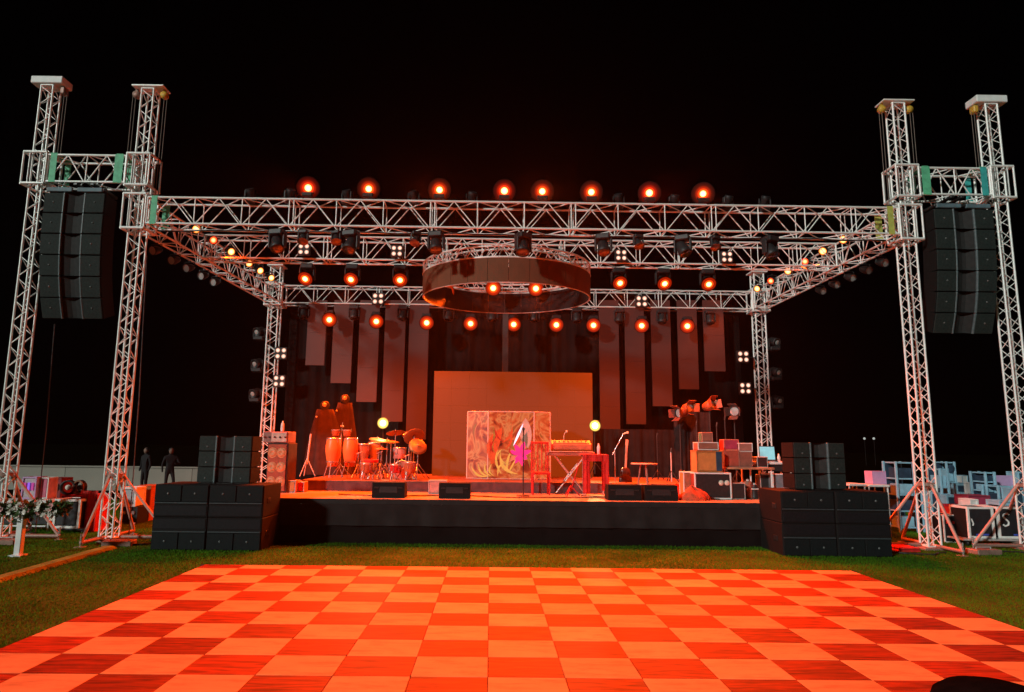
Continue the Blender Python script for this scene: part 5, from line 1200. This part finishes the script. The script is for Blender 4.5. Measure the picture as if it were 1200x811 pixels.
for x0, x1, lb in ((-6, 26, 'white-framed table behind the flower post'), (29, 60, 'white-framed table beside the silver-edged case')):
    Y = 14.4; a = at(x0, 586, Y); b = at(x1, 586, Y); wd = b.x-a.x; h = a.z
    t = thing('framed_table', lb, 'table', ((a.x+b.x)/2, Y, .002)); boxpart(t, 'table_top', (0, .3, h-.03), (wd, .6, .06), WHITE, .008)
    for s in (-1, 1):
        for yy in (.04, .56): bar(t, 'leg', (s*(wd/2-.03), yy, 0), (s*(wd/2-.03), yy, h-.06), .022, WHITE)
    for yy in (.04, .56): bar(t, 'stretcher', (-(wd/2-.03), yy, .12), (wd/2-.03, yy, .12), .018, WHITE); bar(t, 'stretcher', (-(wd/2-.03), yy, h*.62), (wd/2-.03, yy, h*.62), .018, WHITE)
    boxpart(t, 'shelf_box', (0, .32, .14+h*.2), (wd*.8, .4, h*.38), BLACKP, .01)
zt2 = at(29, 586, 14.4).z
MAG = mat('magenta screen', (.5, .05, .3), .4, emit=(.6, .06, .35), estr=.35); VIO = mat('violet light', (.3, .1, .6), .4, emit=(.3, .12, .9), estr=.6)
t, _ = ground_case(27, 559, 44, 14.6, 'small mixer with magenta and violet lights on the white-framed table', .3, zt2+.004, y1=585, m=mat('pale mixer', (.5, .42, .45), .5), trim=LILAC, lid=False, tr=.03, cat='mixer', nm='lit_mixer')
for i in range(3): boxpart(t, 'light_bar', (-.08+.08*i, -.02, .26), (.05, .012, .16), (MAG, VIO, MAG)[i], .004)
t, _ = ground_case(45, 560, 58, 14.7, 'pale pink amplifier beside the lit mixer on the white-framed table', .3, zt2+.004, y1=585, m=mat('pale pink', (.6, .35, .35), .5), trim=WHITE, lid=False, tr=.025, face=mat('pink face', (.55, .12, .2), .5), cat='amplifier', nm='pink_amplifier')
t, zd = ground_case(59, 560, 73, 15.6, 'dark red speaker box behind the silver-edged case', .4, 0, m=mat('dark red box', (.28, .03, .04), .7), trim=mat('dark red edge', (.22, .03, .03), .7), lid=False, cat='speaker', nm='speaker_box'); 
part('cone', MB().lathe([(.001, .02), (.03, .02), (.09, -.01), (.10, -.02)], 16, q=Quaternion((1, 0, 0), math.pi/2)), BLACKP, t, (0, -.02, zd*.8))
_, zc = ground_case(73, 581, 97, 15.3, 'red-topped trunk under the cable coils', .5, 0, m=CRIM, trim=CRIM, lid=False, cat='trunk', nm='trunk')
for px, rz, lb in ((80, .2, 'black cable coil standing on the trunk next to the dark red speaker box'), (97, -.3, 'black cable coil with rusty rim standing on the trunk edge')):
    p = at(px, 572, 15.45); t = thing('cable_coil', lb, 'cable coil', (p.x if px < 90 else p.x-.07, 15.45, zc+.004), rz)
    for k in range(3):
        V3 = []; F3 = []; Rr = .145; tr = .022
        for i in range(20):
            a = 2*math.pi*i/20
            for j in range(6):
                b = 2*math.pi*j/6; V3.append(((Rr+tr*math.cos(b))*math.cos(a), -.04+.04*k+tr*math.sin(b), (Rr+tr*math.cos(b))*math.sin(a)))
        for i in range(20):
            for j in range(6): F3.append((i*6+j, ((i+1) % 20)*6+j, ((i+1) % 20)*6+(j+1) % 6, i*6+(j+1) % 6))
        part('cable_loop', MB().add(V3, F3, True), mat('rusty rim', (.22, .10, .05), .6) if px > 90 and k == 0 else BLACKP, t, (0, 0, Rr+tr))
    part('hub', MB().lathe([(.001, -.03), (.06, -.02), (.06, .02), (.001, .03)], 12, q=Quaternion((1, 0, 0), math.pi/2)), CREAM if px < 90 else BLACKM, t, (0, 0, .167))

# flower post: square white column with a horizontal garland
pf = atz(21, 652, 0)
t = thing('flower_post', 'white square post topped with a long garland of white flowers', 'flower stand', (pf.x, pf.y, 0)); fz = at(22, 598, pf.y).z
part('post', MB().box((0, 0, fz/2), (.10, .10, fz), .008), WHITE, t); boxpart(t, 'base', (0, 0, .015), (.2, .2, .03), WHITE, .006)
rf = random.Random(5); LV = MB(); ex = at(78, 598, pf.y).x-pf.x; e0 = at(-8, 598, pf.y).x-pf.x
for i in range(1700):
    x = rf.uniform(e0, ex); rr3 = .10*(1-.5*abs((x-.1)/ex))
    c = Vector((x, rf.gauss(0, .06), fz+.02+rf.gauss(0, rr3*.6)-(.10 if rf.random() < .2 and abs(x) < .15 else 0)))
    d = Vector((rf.uniform(-1, 1), rf.uniform(-1, 1), rf.uniform(-.6, 1))).normalized(); sd = d.cross(Vector((.3, .2, 1))).normalized()*rf.uniform(.014, .026); Lq = rf.uniform(.06, .14)
    LV.add([c-sd*.3, c+d*Lq*.5+sd, c+d*Lq, c+d*Lq*.5-sd], [(0, 1, 2, 3)])
o = part('foliage', LV, mat('garland leaf', (.05, .11, .025), .6, 0, .4, 9), t); o['kind'] = 'stuff'
fl = MB()
for k in range(6):
    a = k*math.pi/3; c, s_ = math.cos(a), math.sin(a); fl.add([(0, 0, 0), (c*.025-s_*.018, s_*.025+c*.018, .012), (c*.048, s_*.048, .022), (c*.025+s_*.018, s_*.025-c*.018, .012)], [(0, 1, 2, 3)], True)
fl.lathe([(.001, .018), (.013, .012), (.014, .002)], 8); fm = [fl.mesh('flower', mat('white petal', (.75, .70, .62), .6)), fl.mesh('flower', mat('pink petal', (.65, .35, .33), .6))]
for i in range(34):
    x = rf.uniform(e0*.9, ex*.95); d = Vector((rf.uniform(-.5, .5), -1, rf.uniform(-.1, .9)))
    obj('flower', fm[0 if rf.random() < .75 else 1], t, (x, -.10+rf.gauss(0, .015), fz+.02+rf.gauss(0, .05)), d.to_track_quat('Z', 'Y'), (rf.uniform(.8, 1.2),)*3)
bar(t, 'garland_rod', (e0, 0, fz+.01), (ex, 0, fz+.01), .012, STEEL)

# cable ramp across the grass
A_ = atz(-40, 692, 0); B_ = atz(128, 643, 0); d = (B_-A_); n = 7
t = thing('cable_ramp', 'yellow-brown rubber cable ramp running over the grass to the lattice tower', 'cable ramp', A_, math.atan2(d.y, d.x)); L = d.length
for i in range(n): part('ramp_section', MB().prism([(-.15, 0), (-.08, .05), (.08, .05), (.15, 0)], i*L/n+.006, (i+1)*L/n-.006, 'X'), PLANK, t, (0, 0, .003))
# steel plates and cables at the tower feet
for k, lb in (('Ri', 'rust brown weight slab at the foot of the tower by the pale racks'), ('Li', 'rust brown weight slab at the foot of the tower by the red draped case'), ('Lo', 'rust brown weight slab at the foot of the tower by the flower post'), ('Ro', 'rust brown weight slab at the foot of the tower among flight cases')):
    X = TOW[k][0]; t = thing('ballast_weight', lb, 'ballast', (X+.55, TY-.65, .002), R_(8)); boxpart(t, 'slab', (0, 0, .05), (.5, .3, .10), STEEL, .012); bar(t, 'lifting_bar', (-.15, 0, .13), (.15, 0, .13), .012, ALUD); [bar(t, 'lifting_lug', (s*.15, 0, .09), (s*.15, 0, .135), .012, ALUD) for s in (-1, 1)]
for k, (pts, lb) in enumerate((([(1046, 585), (1030, 600)], ''),)): pass
# thin guy cables hanging beside the towers
for px0, py0, px1, py1, lb in ((64, 380, 50, 545, 'thin black cable hanging from the loudspeaker column near the flower post'), (172, 300, 157, 560, 'thin black cable hanging from the main truss beside the lattice tower')):
    a = at(px0, py0, 13.6); b = at(px1, py1, 13.6); b.z = .02; bb = Vector((b.x, b.y, .02))
    m = MB().path([a, (a+bb)/2+Vector((.03, 0, -.1)), bb], .010, 5); tag(part('hanging_cable', m, mat('grey cable', (.08, .08, .08), .6), None), lb, 'cable')
# loose cables: along the front truss, over the deck and on the grass by the towers
def loose(pts, r, lb, m=None, wob=.05, seed=1, z=None):
    rr5 = random.Random(seed); P5 = []
    for a, b in zip(pts[:-1], pts[1:]):
        a, b = Vector(a), Vector(b); n5 = max(3, int((b-a).length/.22))
        for i in range(n5):
            q5 = a.lerp(b, i/n5); P5.append(q5+Vector((rr5.uniform(-wob, wob), rr5.uniform(-wob, wob), 0 if z is not None else rr5.uniform(-wob, wob)*.5)))
    P5.append(Vector(pts[-1])); P5 = [P5[0]]+[(P5[i-1]+P5[i]*2+P5[i+1])/4 for i in range(1, len(P5)-1)]+[P5[-1]]
    if z is not None:
        for q5 in P5: q5.z = z
    tag(part('loose_cable', MB().path(P5, r, 5), m or BLACKP, None), lb, 'cable')
loose([(XL+.1, TY-.1, ZM1+.01), (0, TY-.1, ZM1+.01), (XR-.1, TY-.1, ZM1+.01)], .018, 'black cable run lying along the top of the front truss', wob=.03, seed=2)
loose([(XL+.1, TY+.1, ZM0-.02), (-2, TY+.05, ZM0-.02), (1.5, TY+.1, ZM0-.03), (XR-.1, TY+.1, ZM0-.02)], .016, 'black cable run tied under the front truss', wob=.04, seed=3)
loose([(-6.5, RYR-.1, ZM0-.03), (.8, RYR-.12, ZM0-.04), (8.0, RYR-.1, ZM0-.03)], .016, 'black cable run tied under the rear truss', wob=.04, seed=4)
loose([(-3.2, 14.2, 0), (-2.2, 13.9, 0), (-.6, 14.3, 0), (.6, 13.8, 0), (1.9, 14.1, 0), (3.4, 13.9, 0)], .012, 'thin black cable snaking over the bright stage deck', wob=.10, seed=6, z=SZ+.014)
loose([(2.0, 14.5, 0), (3.0, 14.2, 0), (4.0, 14.6, 0), (4.7, 14.0, 0)], .012, 'thin black cable on the deck beside the draped table', wob=.10, seed=8, z=SZ+.014)
loose([(8.4, 12.7, 0), (8.0, 12.4, 0), (7.4, 12.6, 0), (7.2, 13.3, 0)], .016, 'black cable on the grass from the tower to the subwoofers by the racks', wob=.08, seed=9, z=.03)
loose([(-7.2, 12.8, 0), (-6.8, 12.5, 0), (-6.3, 12.7, 0), (-6.0, 13.3, 0)], .016, 'black cable on the grass from the tower to the subwoofers by the bass cabinet', wob=.08, seed=10, z=.03)
loose([(8.9, 12.6, 0), (9.6, 12.9, 0), (10.4, 12.6, 0), (11.2, 12.9, 0)], .014, 'black cable looping on the grass before the flight cases', wob=.12, seed=12, z=.03)
# low dark pouf at the near corner of the dance floor
p = at(1165, 801, 4.75)
t = thing('black_pouf', 'low black rounded pouf on the near corner of the dance floor', 'pouf', (p.x, 4.75, FT+.002)); h = p.z-FT
part('cushion', MB().lathe([(.001, 0), (.34, 0), (.38, .03), (.385, h*.42), (.36, h*.66), (.29, h*.84), (.18, h*.95), (.001, h)], 32), mat('matt black fabric', (.006, .006, .006), 1, 0, .3, 9, 0), t); part('seam', MB().lathe([(.384, h*.40), (.391, h*.43), (.384, h*.46)], 32), mat('matt black fabric', (.006, .006, .006), 1), t)

# ------------------------------------------------------------------ stage haze
def haze(dens):
    me = MB().box((0, 20, 7), (90, 60, 16.5)).mesh('haze', mat('x', (1, 1, 1)))
    m = bpy.data.materials.new('haze'); m.use_nodes = True; t = m.node_tree
    t.nodes.remove(t.nodes['Principled BSDF']); v = t.nodes.new('ShaderNodeVolumePrincipled')
    v.inputs['Density'].default_value = dens; v.inputs['Color'].default_value = (.9, .9, .9, 1); v.inputs['Anisotropy'].default_value = .72
    t.links.new(v.outputs[0], t.nodes['Material Output'].inputs['Volume'])
    me.materials.clear(); me.materials.append(m)
    tag(obj('haze', me), 'thin smoke haze hanging around the lamps', 'haze', kind='stuff')
haze(.0002)

# look-alikes in a row: say which one by counting from a thing one can find
_rows = {}
for o in SC.objects:
    if o.parent is None and o.get('group') and o.get('label'): _rows.setdefault(o['label'], []).append(o)
_ord = ['first', 'second', 'third', 'fourth', 'fifth', 'sixth', 'seventh', 'eighth', 'ninth', 'tenth']
for lb, os_ in _rows.items():
    if len(os_) < 2: continue
    side = 'can lamp' in lb
    os_.sort(key=lambda o: o.location.y if side else o.location.x)
    for i, o in enumerate(os_): o['label'] = lb + (', %s back from the front truss' if side else ', %s from the congas end') % _ord[i]
